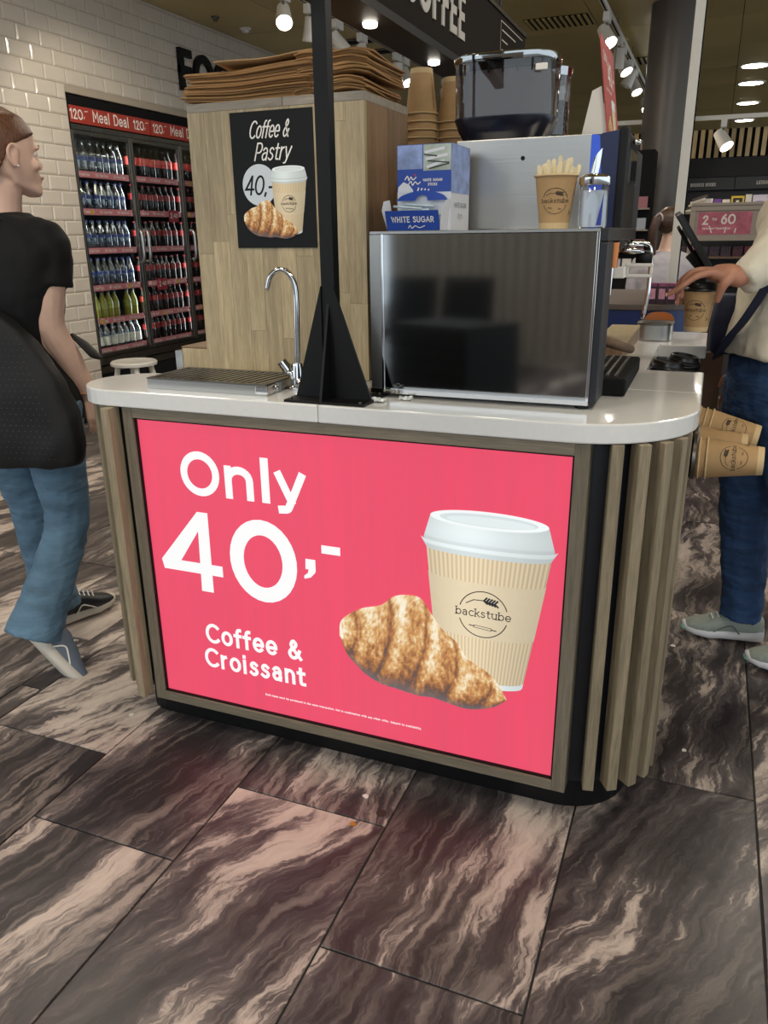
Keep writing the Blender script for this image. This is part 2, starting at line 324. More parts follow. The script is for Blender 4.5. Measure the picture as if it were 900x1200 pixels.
# ------------------------------------------------------------------ monoline lettering
def arc(cx, cy, rx, ry, a0, a1, n=14):
    return [(cx+rx*math.cos(math.radians(a0+(a1-a0)*i/n)), cy+ry*math.sin(math.radians(a0+(a1-a0)*i/n))) for i in range(n+1)]
def S(*p): return [(q[0], q[1]) for q in catmull([(x, y, 0) for x, y in p], 5)]
GL = {
 'O': (.98, [arc(.49,.5,.46,.5,90,450,30)]), 'C': (.86, [arc(.48,.5,.45,.5,48,312,22)]),
 'D': (.80, [[(.06,0),(.06,1),(.3,1)]+arc(.3,.5,.44,.5,90,-90,14)+[(.06,0)]]),
 'E': (.60, [[(.54,1),(.06,1),(.06,0),(.54,0)],[(.06,.51),(.48,.51)]]), 'F': (.56, [[(.52,1),(.06,1),(.06,0)],[(.06,.5),(.46,.5)]]),
 'G': (.90, [arc(.48,.5,.45,.5,48,330,22)+[(.88,.45),(.56,.45)]]), 'H': (.76, [[(.06,0),(.06,1)],[(.68,0),(.68,1)],[(.06,.5),(.68,.5)]]),
 'I': (.18, [[(.08,0),(.08,1)]]), 'T': (.64, [[(.02,1),(.62,1)],[(.32,0),(.32,1)]]),
 'U': (.74, [[(.06,1),(.06,.32)]+arc(.36,.32,.30,.32,180,360,12)+[(.66,1)]]),
 'R': (.68, [[(.06,0),(.06,1),(.34,1)]+arc(.34,.74,.25,.26,90,-90,10)+[(.06,.48)],[(.32,.48),(.62,0)]]),
 'P': (.64, [[(.06,0),(.06,1),(.34,1)]+arc(.34,.72,.25,.28,90,-90,10)+[(.06,.44)]]),
 'B': (.68, [[(.06,0),(.06,1),(.32,1)]+arc(.32,.76,.22,.24,90,-90,8)+[(.06,.52)],[(.32,.52)]+arc(.34,.26,.26,.26,90,-90,8)+[(.06,0)]]),
 'W': (1.02, [[(.02,1),(.26,0),(.51,.95),(.76,0),(1.0,1)]]), 'M': (.90, [[(.06,0),(.06,1),(.45,.35),(.84,1),(.84,0)]]),
 'N': (.76, [[(.06,0),(.06,1),(.68,0),(.68,1)]]), 'K': (.66, [[(.06,0),(.06,1)],[(.60,1),(.08,.42)],[(.26,.58),(.64,0)]]),
 'L': (.52, [[(.06,1),(.06,0),(.50,0)]]), 'S': (.62, [S((.54,.86),(.42,.98),(.24,1),(.09,.88),(.1,.68),(.3,.54),(.48,.42),(.57,.24),(.46,.05),(.28,0),(.05,.13))]),
 '0': (.84, [arc(.41,.5,.38,.5,90,450,30)]), '1': (.40, [[(.04,.8),(.26,1),(.26,0)]]),
 '2': (.64, [S((.06,.76),(.12,.93),(.3,1),(.48,.93),(.52,.74),(.42,.54))+[(.05,0),(.58,0)]]),
 '4': (.80, [[(.56,0),(.56,1)],[(.54,1),(.03,.28),(.76,.28)]]),
 '6': (.66, [arc(.32,.31,.28,.31,0,360,22),S((.05,.36),(.16,.7),(.44,1))]),
 '5': (.64, [[(.54,1),(.13,1),(.09,.56)]+S((.09,.56),(.28,.63),(.5,.54),(.56,.32),(.46,.08),(.26,0),(.05,.1))]),
 ',': (.22, [[(.10,.05),(.05,-.1)]]), '.': (.2, [[(.08,.0),(.08,.02)]]), '-': (.44, [[(.06,.37),(.37,.37)]]), ' ': (.34, []),
 '%': (.3, []),
 '&': (.82, [S((.76,0),(.48,.32),(.22,.66),(.2,.84),(.34,.99),(.49,.84),(.42,.66),(.16,.46),(.06,.25),(.18,.04),(.40,.02),(.60,.2),(.70,.42))]),
 'n': (.62, [[(.07,0),(.07,.7)],[(.07,.38)]+arc(.305,.42,.235,.28,180,0,12)+[(.54,0)]]), 'l': (.24, [[(.08,0),(.08,1)]]),
 'y': (.60, [[(.02,.7),(.29,.03)],[(.56,.7),(.27,-.06)]+S((.27,-.06),(.2,-.2),(.06,-.23))]),
 'o': (.68, [arc(.33,.35,.29,.35,90,450,24)]), 'f': (.40, [[(.15,0),(.15,.78)]+arc(.32,.78,.17,.22,180,80,8),[(.0,.64),(.36,.64)]]),
 'e': (.66, [[(.05,.34),(.60,.34)]+arc(.325,.35,.285,.35,5,315,20)]), 'r': (.42, [[(.07,0),(.07,.7)],[(.07,.36)]+arc(.34,.38,.27,.31,180,95,8)]),
 'i': (.24, [[(.08,0),(.08,.7)],[(.08,.95),(.08,.97)]]), 'j': (.24, [[(.08,-.2),(.08,.7)]]),
 's': (.54, [S((.42,.6),(.3,.69),(.16,.67),(.08,.54),(.16,.41),(.34,.33),(.44,.18),(.34,.03),(.18,0),(.04,.09))]),
 'a': (.60, [S((.08,.58),(.2,.69),(.36,.68),(.47,.54))+[(.48,0)],S((.48,.39),(.26,.41),(.09,.33),(.06,.16),(.18,.01),(.34,.03),(.48,.16))]),
 't': (.44, [[(.17,.9),(.17,.18)]+S((.17,.18),(.22,.03),(.40,.02)),[(.02,.66),(.38,.66)]]),
 'b': (.68, [[(.07,0),(.07,1)],arc(.345,.35,.275,.35,0,360,22)]), 'd': (.68, [[(.6,0),(.6,1)],arc(.325,.35,.275,.35,0,360,22)]),
 'p': (.68, [[(.07,-.25),(.07,.7)],arc(.345,.35,.275,.35,0,360,22)]), 'g': (.68, [[(.6,.7),(.6,-.05)]+arc(.33,-.02,.27,.21,0,-150,8),arc(.325,.35,.275,.35,0,360,22)]),
 'c': (.56, [arc(.33,.35,.28,.35,48,312,16)]), 'k': (.58, [[(.07,0),(.07,1)],[(.5,.7),(.08,.28)],[(.24,.42),(.54,0)]]),
 'u': (.62, [[(.07,.7),(.07,.28)]+arc(.305,.28,.235,.28,180,360,12)+[(.54,.7)],[(.54,.7),(.54,0)]]), 'h': (.62, [[(.07,0),(.07,1)],[(.07,.38)]+arc(.305,.42,.235,.28,180,0,12)+[(.54,0)]]),
 'm': (.96, [[(.07,0),(.07,.7)],[(.07,.4)]+arc(.27,.44,.2,.26,180,0,10)+[(.47,0)],[(.47,.4)]+arc(.67,.44,.2,.26,180,0,10)+[(.87,0)]]),
 'w': (.86, [[(.02,.7),(.22,0),(.43,.66),(.64,0),(.84,.7)]]), 'v': (.58, [[(.02,.7),(.28,0),(.54,.7)]]), 'z': (.5, [[(.05,.7),(.45,.7),(.05,0),(.46,0)]]),
 'A': (.78, [[(.02,0),(.39,1),(.76,0)],[(.15,.32),(.63,.32)]]), 'q': (.68, [[(.6,-.25),(.6,.7)],arc(.325,.35,.275,.35,0,360,22)]),
 'x': (.54, [[(.04,.7),(.5,0)],[(.5,.7),(.04,0)]]),
}
def ribbon(mb, pts, h, fn, depth=0):
    P = [Vector((p[0], p[1])) for p in pts]
    Q = [P[0]]
    for p in P[1:]:
        if (p-Q[-1]).length > 1e-6: Q.append(p)
    P = Q; closed = len(P) > 3 and (P[0]-P[-1]).length < 1e-5
    if closed: P = P[:-1]
    n = len(P)
    if n < 2: return
    mb.k = getattr(mb, 'k', 0)+1; depth0 = (mb.k % 24)*1.2e-5
    fn0 = fn; fn = lambda a, b, d: fn0(a, b, d+depth0)
    if not closed:
        P[0] = P[0]+(P[0]-P[1]).normalized()*h; P[-1] = P[-1]+(P[-1]-P[-2]).normalized()*h
    Lp, Rp = [], []
    for i in range(n):
        a = P[i]-P[i-1] if (closed or i > 0) else P[1]-P[0]
        b = P[(i+1) % n]-P[i] if (closed or i < n-1) else P[-1]-P[-2]
        a = a.normalized(); b = b.normalized()
        na = Vector((-a.y, a.x)); nb = Vector((-b.y, b.x)); mt = na+nb
        if mt.length < 1e-3: mt = na
        mt.normalize(); k = min(1/max(mt.dot(na), .35), 2.2)
        Lp.append(P[i]+mt*h*k); Rp.append(P[i]-mt*h*k)
    base = [fn(p.x, p.y, depth) for p in Lp]+[fn(p.x, p.y, depth) for p in Rp]; Fs = []
    seg = n if closed else n-1
    for i in range(seg): j = (i+1) % n; Fs.append((i, j, n+j, n+i))
    if depth:
        base += [fn(p.x, p.y, 0) for p in Lp]+[fn(p.x, p.y, 0) for p in Rp]
        for i in range(seg):
            j = (i+1) % n; Fs += [(i, 2*n+i, 2*n+j, j), (n+i, n+j, 3*n+j, 3*n+i), (2*n+i, 3*n+i, 3*n+j, 2*n+j)]
        if not closed: Fs += [(0, n, 3*n, 2*n), (n-1, 3*n-1, 4*n-1, 2*n-1)]
    mb.add(base, Fs)
def text_width(s, H, wgt, track=.0, sx=1):
    x = 0
    for ch in s: x += (GL[ch][0]*(H-wgt)*sx+wgt*.9+track*H)
    return x-track*H
def text(mb, s, fn, x0, y0, H, wgt, track=.0, sx=1, shear=0, width=None, depth=0, serif=False):
    """letters on a plane: fn(x, y, d) -> point. x0,y0 is the lower left of the first letter"""
    if width:
        # choose sx so that the line has the wanted width
        lo, hi = .2, 3
        for _ in range(30):
            sx = (lo+hi)/2
            if text_width(s, H, wgt, track, sx) > width: hi = sx
            else: lo = sx
    x = x0; k = H-wgt
    for ch in s:
        adv, strokes = GL[ch]
        for st in strokes:
            pts = [(x+wgt/2+px*k*sx, y0+wgt/2+py*k) for px, py in st]
            if shear: pts = [(px+(py-y0)*shear, py) for px, py in pts]
            ribbon(mb, pts, wgt/2, fn, depth)
            if serif and len(st) > 1:
                for e, f in ((0, 1), (-1, -2)):
                    if abs(st[e][0]-st[f][0]) < .01 and abs(st[e][1]-st[f][1]) > .1 and (st[e] != st[-1-e if e == 0 else 0]):
                        px, py = pts[e]; ribbon(mb, [(px-.11*k*sx, py), (px+.11*k*sx, py)], wgt*.4, fn, depth)
        x += adv*k*sx+wgt*.9+track*H
    return x
def planeY(y): return lambda a, b, d: (a, y-d, b)          # faces -Y, reads to +X
def planeX(x): return lambda a, b, d: (x+d, a, b)          # faces +X, reads to +Y
# ------------------------------------------------------------------ floor
fl = MB().box(-14, 8, -12, 22, -.25, -.004).build('floor', M['grout'], kind='structure')
TW, TL = .4125, 1.04
xl = [-.166+TW*k for k in range(-10, 5)]
colx = [(a, a+TW) for a in xl if not -1.85 < a < -1.8]
offs = {0: 1.83, -1: 1.057, -2: 1.416, -3: 1.142, -4: 1.405}
tile_me = {}
def floor_tile(x0, x1, y0, y1):
    g = .0022; k = (round(x1-x0, 3), round(y1-y0, 3))
    if k not in tile_me:
        w_, l_ = (k[0]-2*g)/2, (k[1]-2*g)/2; e = .0012; mb = MB()
        mb.rings([[(-w_,-l_,-.02),(w_,-l_,-.02),(w_,l_,-.02),(-w_,l_,-.02)],[(-w_,-l_,-e),(w_,-l_,-e),(w_,l_,-e),(-w_,l_,-e)],
                  [(-w_+e,-l_+e,0),(w_-e,-l_+e,0),(w_-e,l_-e,0),(-w_+e,l_-e,0)]])
        tile_me[k] = mb.mesh('marble_tile', M['marble'])
    o = bpy.data.objects.new('marble_tile', tile_me[k]); COL.objects.link(o); o.parent = fl; o.location = ((x0+x1)/2, (y0+y1)/2, 0); return o
rnd = random.Random(3)
for i, k in enumerate(range(-10, 5)):
    xa, xb = xl[i], xl[i]+TW
    y = offs.get(k, rnd.uniform(.8, 1.8))
    while y > .2: y -= TL
    segs = []
    while y < 7.4: segs.append((y, y+TL)); y += TL
    for (a, b) in segs:
        if k == -5: floor_tile(-1.902, -1.816, a-.31, b-.31); xb = -1.902     # a narrow strip runs beside this column
        floor_tile(xa, xb, a, b)
fo = MB()
for (x0, x1, y0, y1) in ((-14, xl[0], -12, 22), (xl[-1]+TW, 8, -12, 22), (xl[0], xl[-1]+TW, 8.0, 22), (xl[0], xl[-1]+TW, -12, -.85)):
    fo.box(x0+.004, x1-.004, y0, y1, -.02, -.002)
fo.build('marble_paving', M['marble'], fl, kind='stuff')
# ------------------------------------------------------------------ tiled wall with the cooler niche
WX = -4.36; FY0, FY1, FZ1 = 4.92, 6.90, 2.32
wl = MB()
for (y0, y1, z0, z1) in ((1.2, FY0, 0, 3.12), (FY0, FY1, FZ1, 3.12), (FY1, 13, 0, 3.12)): wl.box(WX-.75, WX-.008, y0, y1, z0, z1)
wl.box(WX-.85, WX-.75, FY0-.1, FY1+.1, 0, 3.1)
wall = wl.build('wall_left', M['tilegrout'], kind='structure')
def bevtile(w_, h_, g=.0016):
    a, b = w_/2-g, h_/2-g; e = .011; t = .009
    return MB().rings([[(0,-a,-b),(0,a,-b),(0,a,b),(0,-a,b)],[(.004,-a,-b),(.004,a,-b),(.004,a,b),(.004,-a,b)],[(t,-a+e,-b+e),(t,a-e,-b+e),(t,a-e,b-e),(t,-a+e,b-e)]])
tm = {}; cand = []
for r_ in range(0, 31):
    z0 = .067+.1*r_
    if r_ == 0: z0 = .067
    z1 = z0+.1
    if z1 > 3.09: z1 = 3.09
    y = 3.5+(.1 if r_ % 2 else 0)-.06
    while y < 11.5:
        a, b = y, y+.2; y += .2
        if z1 > .0 and a < FY1 and b > FY0 and z0 < FZ1-.001:
            spans = [(a, min(b, FY0)), (max(a, FY1), b)]
        else: spans = [(a, b)]
        for (p, q) in spans:
            if q-p > .03 and z0 >= .06: cand.append((p, q, z0, z1))
fv = Vector((-.374, .925, -.33))
def show(t):
    d = Vector((WX, (t[0]+t[1])/2, (t[2]+t[3])/2-1.34)); dep = d.dot(F_)
    px = 450+921*d.dot(R_)/dep; py = 600-921*d.dot(U_)/dep
    vis = 0 <= px+12 and px < 225 and -8 <= py < 500
    return (0 if vis else 1000)+dep
cand.sort(key=show); rest = MB()
for i, (p, q, z0, z1) in enumerate(cand):
    if i < 300:
        k = (round(q-p, 3), round(z1-z0, 3))
        if k not in tm: tm[k] = bevtile(*k).mesh('tile', M['tile'])
        o = bpy.data.objects.new('tile', tm[k]); COL.objects.link(o); o.parent = wall; o.location = (WX-.008, (p+q)/2, (z0+z1)/2)
        o.rotation_euler = (0, random.uniform(-.004, .004), random.uniform(-.006, .006))
    else:
        t = bevtile(q-p, z1-z0); rest.add([(v[0]+WX-.008, v[1]+(p+q)/2, v[2]+(z0+z1)/2) for v in t.v], t.f)
rest.build('tile_field', M['tile'], wall, kind='stuff')
MB().box(WX-.02, WX+.012, 1.2, FY0, 0, .085).build('baseboard_left', M['blackmatt'], kind='structure')
# raised black letters on the tiled wall
def letters(parent, s, fn, x, y, H, wgt, track, sx, depth, mat):
    for ch in s:
        mb = MB(); x = text(mb, ch, fn, x, y, H, wgt, track, sx, depth=depth); mb.build('letter', mat, parent)
wl_ = thing('wall_sign', 'large black raised FOOD letters high on the white tiled wall', 'sign', (WX, 6.8, 2.52))
letters(wl_, 'FOOD', planeX(WX+.004), 6.27, 2.52, .32, .062, .06, 1.0, .03, M['black'])
# ------------------------------------------------------------------ ceiling
CZ = 3.09
ce = MB().box(-6, 8, -3.5, 20, CZ+.02, CZ+.2).build('ceiling', M['blackmatt'], kind='structure')
pm = MB().box(-.597, .597, -.597, .597, 0, .02).mesh('ceiling_panel', M['ceil'])
for i in range(-5, 4):
    for j in range(2, 16):
        o = bpy.data.objects.new('ceiling_panel', pm); COL.objects.link(o); o.parent = ce; o.location = (i*1.2+.6-.0, j*1.2+.6, CZ)
mb = MB().box(-6, 8, -3.5, 2.39, CZ, CZ+.02).box(-6, 8, 19.21, 20, CZ, CZ+.02).box(4.81, 8, 2.4, 19.2, CZ, CZ+.02); mb.build('ceiling_plate', M['ceil'], ce)
for k, (x, y) in enumerate(((-2.6, -2.6), (.6, -2.6), (-1.2, .45), (.9, 1.0), (-2.9, 2.6), (.9, 4.3), (-1.6, 4.4))):  # glowing panels added under the ceiling to go with the fill lights
    t = thing('ceiling_fill_panel', ['added square fill light far behind the photographer at left', 'added square fill light far behind the photographer at right', 'added square fill light above the photographer', 'added square fill light above the floor right of the kiosk', 'added square fill light above the walking person', 'added square fill light above the customer', 'added square fill light above the back of the kiosk'][k], 'ceiling light', (x, y, CZ-.02), 'added ceiling fill lights')
    MB().box(x-.32, x+.32, y-.32, y+.32, CZ-.012, CZ-.001).build('frame', M['white'], t); MB().box(x-.29, x+.29, y-.29, y+.29, CZ-.016, CZ-.0125).build('diffuser', plain('fill_panel_glow', (1.0, .93, .8), .5, emit=4), t)
# far walls of the concourse
M['farwall'] = plain('far_wall', '#3a322b', .7)
MB().box(-14, 8, 19.5, 19.8, 0, 3.1).build('wall_back', M['farwall'], kind='structure')
M['rib'] = plain('grey_rib', '#5c534d', .5)
def grille(x, y, w_, l_, label):
    t = thing('ceiling_vent', label, 'vent', (x, y, CZ-.012))
    MB().box(x-w_/2, x+w_/2, y-l_/2, y+l_/2, CZ-.006, CZ-.001).build('backing', M['blackmatt'], t)
    n = int(w_/.05)
    for i in range(n):
        xx = x-w_/2+(i+.5)*w_/n; MB().box(xx-.012, xx+.012, y-l_/2, y+l_/2, CZ-.014, CZ-.006).build('slat', M['ceil'], t)
grille(-1.5, 7.95, .55, .4, 'slatted ceiling vent above the coffee bean hopper')
grille(-.85, 10.0, .6, .4, 'slatted ceiling vent beside the red standing card')
grille(-4.05, 9.7, .5, .4, 'slatted ceiling vent behind the paper bag stack')
def ceil_disc(x, y, r, label, name, cat, mat, dome=False):
    t = thing(name, label, cat, (x, y, CZ-.03))
    MB().lathe([(r, CZ), (r, CZ-.008), (r*.92, CZ-.012)], (x, y, 0), 20).build('flange', mat, t, True, angle=30)
    MB().lathe([(r*.6, CZ-.012), (r*.6, CZ-.03), (r*.4, CZ-.036)], (x, y, 0), 16).build('body', mat, t, True, angle=30)
ceil_disc(-4.1, 7.0, .05, 'small white smoke detector on the ceiling near the tiled wall', 'smoke_detector', 'detector', M['white'])
ceil_disc(-4.12, 6.55, .035, 'tiny dark sprinkler head on the ceiling above the wall lettering', 'sprinkler_head', 'sprinkler', M['dsteel'])
ceil_disc(-1.1, 8.9, .1, 'round brown ceiling speaker beyond the overhead coffee sign', 'ceiling_speaker', 'speaker', M['ceil'])
t = thing('recessed_luminaire', 'dark rectangular recessed ceiling luminaire behind the track spotlights', 'ceiling light', (-3.5, 8.1, CZ-.02))
MB().box(-3.75, -3.2, 7.75, 7.95, CZ-.012, CZ-.001).build('frame', M['dsteel'], t); MB().box(-3.70, -3.25, 7.79, 7.91, CZ-.016, CZ-.012).build('opening', M['blackmatt'], t)
MB().box(-3.75, -3.2, 8.25, 8.45, CZ-.012, CZ-.001).build('frame', M['dsteel'], t); MB().box(-3.70, -3.25, 8.29, 8.41, CZ-.016, CZ-.012).build('opening', M['blackmatt'], t)
M['lamp_on'] = plain('lit_lamp', (1.0, .93, .8), .5, emit=14)
M['lamp_face'] = plain('led_face', (1.0, .95, .85), .5, emit=30)
for i, (x, y) in enumerate(((.185, 10.8), (.185, 12.0), (.2, 13.75), (.21, 15.8), (.25, 17.3))):
    t = thing('downlight', ['nearest', 'second nearest', 'middle', 'second farthest', 'farthest'][i]+' glowing round downlight in the ceiling row at right', 'downlight', (x, y, CZ-.02), 'ceiling downlights')
    MB().lathe([(.17, CZ), (.17, CZ-.01), (.14, CZ-.012)], (x, y, 0), 24).build('rim', M['white'], t)
    MB().lathe([(.14, CZ-.013), (.135, CZ-.014)], (x, y, 0), 24).build('diffuser', M['lamp_on'], t)
    l = bpy.data.lights.new('downlight_lamp', 'SPOT'); l.energy = 60; l.color = (1, .88, .7); l.spot_size = 2.2; l.shadow_soft_size = .1
    lo = bpy.data.objects.new('downlight_lamp', l); COL.objects.link(lo); lo.location = (x, y, CZ-.03-0); lo.parent = t; lo.location = (0, 0, -.01)
# ------------------------------------------------------------------ track spotlights
def spot_head(px, py, pz, aim, label, lit, power=0):
    """adapter on the track, a stem and a conical shade aimed along 'aim'"""
    t = thing('track_spotlight', label, 'spotlight', (px, py, pz), 'track spotlights')
    MB().box(px-.025, px+.025, py-.07, py+.07, pz-.065, pz).build('adapter', M['white'], t, bevel=.006)
    MB().tube([(px, py, pz-.06), (px, py, pz-.13)], .009, 8).build('stem', M['dsteel'], t)
    d = Vector(aim).normalized(); q = Vector((0,0,1)).rotation_difference(d).to_matrix(); c = Vector((px, py, pz-.15))
    MB().lathe([(.03, -.075), (.046, -.07), (.052, .0), (.06, .09), (.056, .09), (.048, .06), (.03, .055)], c, 20, q).build('shade', M['white'], t, True, angle=35)
    MB().lathe([(.047, .061), (.046, .066)], c, 18, q).build('lens', M['lamp_face'] if lit else M['white'], t)
    if power:
        l = bpy.data.lights.new('spot_lamp', 'SPOT'); l.energy = power; l.color = (1.0, .88, .70); l.spot_size = 1.25; l.spot_blend = .6; l.shadow_soft_size = .04
        lo = bpy.data.objects.new('spot_lamp', l); COL.objects.link(lo); lo.parent = t; lo.location = c+d*.1-t.location
        lo.rotation_euler = d.to_track_quat('-Z', 'Y').to_euler()
TZ = 2.96
for (x, y0, y1, lb) in ((-3.0, 3.0, 13, 'white lighting track above the tiled wall side'), (-.99, 4.5, 14, 'white lighting track above the grey pillar')):
    t = thing('light_track', lb, 'light track', (x, y0, TZ))
    MB().box(x-.018, x+.018, y0, y1, TZ, TZ+.035).build('rail', M['white'], t)
    MB().box(x-.006, x+.006, y0, y1, TZ-.002, TZ).build('slot', M['blackmatt'], t)
    for k in range(5):
        yy = y0+.4+k*(y1-y0-.8)/4; MB().tube([(x, yy, TZ+.03), (x, yy, CZ)], .005, 6).build('hanger', M['dsteel'], t)
T1 = [((-3.0, 5.66), (.35, -.62, -.72), True, 'brightly lit white track spotlight nearest the black post', 60), ((-3.0, 6.08), (-.15, .1, -.95), False, 'white track spotlight just left of the black post', 45),
      ((-3.0, 6.56), (.55, .3, -.75), False, 'tilted white track spotlight just right of the black post', 0), ((-3.0, 7.06), (.3, -.2, -.9), False, 'white track spotlight peeking over the right end of the paper bags', 0),
      ((-3.0, 7.9), (-.1, .1, -.98), False, 'left white spotlight of the pair beside the paper cup stack', 40), ((-3.0, 8.12), (.45, -.3, -.8), True, 'lit right spotlight of the pair beside the paper cup stack', 0),
      ((-3.0, 9.4), (.4, -.5, -.75), True, 'lit white spotlight seen between the two cup stacks', 0), ((-3.0, 4.2), (-.75, .5, -.6), True, 'track spotlight out ahead aimed at the tiled wall', 45)]
for (xy, aim, lit, lb, p) in T1: spot_head(xy[0], xy[1], TZ, aim, lb, lit, p)
T2 = [((-.99, 7.25), (.45, -.45, -.75), True, 'topmost lit spotlight of the track by the grey pillar'), ((-.99, 8.15), (-.1, .2, -.95), False, 'left white spotlight of the upper pair on the pillar track'),
      ((-.99, 8.5), (.5, -.3, -.8), True, 'lit right spotlight of the upper pair on the pillar track'), ((-.99, 9.2), (-.4, -.1, -.9), False, 'left white spotlight of the lower pair on the pillar track'),
      ((-.99, 9.7), (.4, -.35, -.85), True, 'lit right spotlight of the lower pair on the pillar track'), ((-.99, 11.1), (.3, -.6, -.7), True, 'lowest lit spotlight of the track nearest the grey pillar')]
for (xy, aim, lit, lb) in T2: spot_head(xy[0], xy[1], TZ, aim, lb, lit, 75 if lit else 0)
# ------------------------------------------------------------------ overhead coffee sign
SX = -.77
t = thing('overhead_sign', 'long black overhead sign box with pale COFFEE lettering above the counter', 'sign', (SX, 2.5, 1.83))
M['signface'] = plain('brown_black_sign_face', '#26211d', .85, spec=.1)
MB().box(SX-.10, SX, .7, 3.42, 1.835, 2.05).build('sign_box', M['signface'], t, bevel=.003)
MB().box(SX-.105, SX+.005, .7, 3.425, 1.815, 1.835).build('bottom_rail', M['black'], t)
MB().box(SX-.105, SX+.005, .7, 3.425, 2.05, 2.062).build('top_rail', M['dsteel'], t)
for k in range(3):
    MB().lathe([(.018, 1.815), (.016, 1.807), (.013, 1.806)], (SX-.05, 1.5+k*.48, 0), 14).build('led_spot', M['lamp_on'], t, label='small lit spot under the sign')
for k in range(5):
    MB().lathe([(.004, 2.062), (.004, 2.075)], (SX-.05, .9+k*.6, 0), 8).build('bolt', M['dsteel'], t)
for yy in (.9, 3.2):
    MB().tube([(SX-.05, yy, 2.05), (SX-.05, yy, CZ+.02)], .008, 8).build('hanger', M['black'], t)
H = .118; wd = text_width('COFFEE', H, .021, .10, .86)
letters(t, 'COFFEE', planeX(SX+.0005), 2.59-wd, 1.884, H, .021, .10, .86, .004, M['text_grey'])
mb = MB(); f = planeX(SX+.0015)
for (a, b) in (((3.03, 1.90), (3.03, 2.03)), ((3.03, 2.03), (3.36, 2.03))): ribbon(mb, [a, b], .0016, f)
for k, z in enumerate((2.005, 1.975, 1.945, 1.915)): ribbon(mb, [(3.05, z), (3.05+(.2, .08, .15, .1)[k], z)], .0022, f)
mb.build('menu_print', M['text_grey'], t)
# ------------------------------------------------------------------ drinks cooler in the niche
cw = thing('drinks_cooler', 'tall glass door drinks cooler full of bottles set into the tiled wall', 'cooler', (WX-.35, 5.9, 0))
MB().box(WX-.72, WX-.70, FY0+.01, FY1-.01, .05, 2.3).box(WX-.70, WX-.01, FY0+.005, FY0+.02, .05, 2.3).box(WX-.70, WX-.01, FY1-.02, FY1-.005, .05, 2.3).box(WX-.70, WX-.03, FY0+.02, FY1-.02, 2.22, 2.31).build('carcass', M['blackmatt'], cw)
MB().box(WX-.70, WX-.012, FY0+.005, FY1-.005, .02, .33).build('plinth', M['blackmatt'], cw)
MB().box(WX-.70, WX-.0, FY0+.005, FY1-.005, .40, .455).build('sill', M['dsteel'], cw, bevel=.006)
MB().box(WX-.70, WX-.004, FY0+.005, FY1-.005, .335, .39).build('kick_rail', M['dsteel'], cw)
MB().box(WX-.06, WX-.012, FY0+.005, FY1-.005, 2.085, 2.125).build('top_rail', M['dsteel'], cw, bevel=.004)
M['coolerled'] = plain('cooler_led', (.95, .98, 1.0), .5, emit=6)
DW = .645
for d in range(3):
    y0 = FY0+.012+d*DW*1.008; y1 = y0+DW
    dr = MB()
    for (a, b, c, e) in ((y0, y0+.022, .46, 2.085), (y1-.022, y1, .46, 2.085), (y0+.022, y1-.022, .46, .49), (y0+.022, y1-.022, 2.055, 2.085)):
        dr.box(WX-.035, WX-.005, a, b, c, e)
    do = dr.build('door', M['dsteel'], cw, bevel=.003)
    MB().box(WX-.022, WX-.016, y0+.02, y1-.02, .485, 2.06).build('pane', M['glasspane'], do)
    hy = y1-.045 if d == 0 else y0+.045 if d == 1 else y0+.045
    if d == 0: hy = y1-.03
    MB().tube(catmull([(WX-.004, hy, 1.16), (WX+.03, hy, 1.175), (WX+.035, hy, 1.28), (WX+.03, hy, 1.39), (WX-.004, hy, 1.405)], 4), .017, 10, flat=.7).build('handle', M['steel'], do, True)
    # internal light strip: the cooler lights its own shelves
    MB().box(WX-.058, WX-.052, y0+.008, y0+.02, .55, 2.02).build('light_strip', M['coolerled'], cw)
    l = bpy.data.lights.new('cooler_lamp', 'AREA'); l.shape = 'RECTANGLE'; l.size = 1.5; l.size_y = .03; l.energy = 5; l.color = (.9, .97, 1)
    lo = bpy.data.objects.new('cooler_lamp', l); COL.objects.link(lo); lo.parent = cw; lo.location = Vector((WX-.05, y0+.016, 1.28))-cw.location; lo.rotation_euler = (0, math.radians(90), math.radians(40))
    for k, z in enumerate((1.80, 1.54, 1.26, .985, .735, .505)):
        sh = MB().box(WX-.60, WX-.05, y0+.02, y1-.02, z-.01, z).build('shelf', M['dsteel'], cw)
        st = MB().box(WX-.05, WX-.044, y0+.022, y1-.022, z-.028, z+.016).build('price_strip', M['strip'], cw, label='pink price strip')
        mb = MB(); f = planeX(WX-.0435)
        for q in range(3):
            text(mb, '120', f, y0+.04+q*.2, z-.016, .02, .003, .02, sx=.8); text(mb, 'Meal Deal', f, y0+.085+q*.2, z-.016, .02, .0028, .02, width=.095)
        mb.build('lettering', M['text_white'], st)
    for q in range(3):
        y = y0+.06+random.uniform(0, .45); z = (1.80, 1.54, 1.26, .985, .735, .505)[random.randrange(6)]
        MB().box(WX-.0435, WX-.043, y, y+.035, z-.024, z+.008).build('yellow_tag', plain('yellow_tag', '#d9b24a', .5), cw)
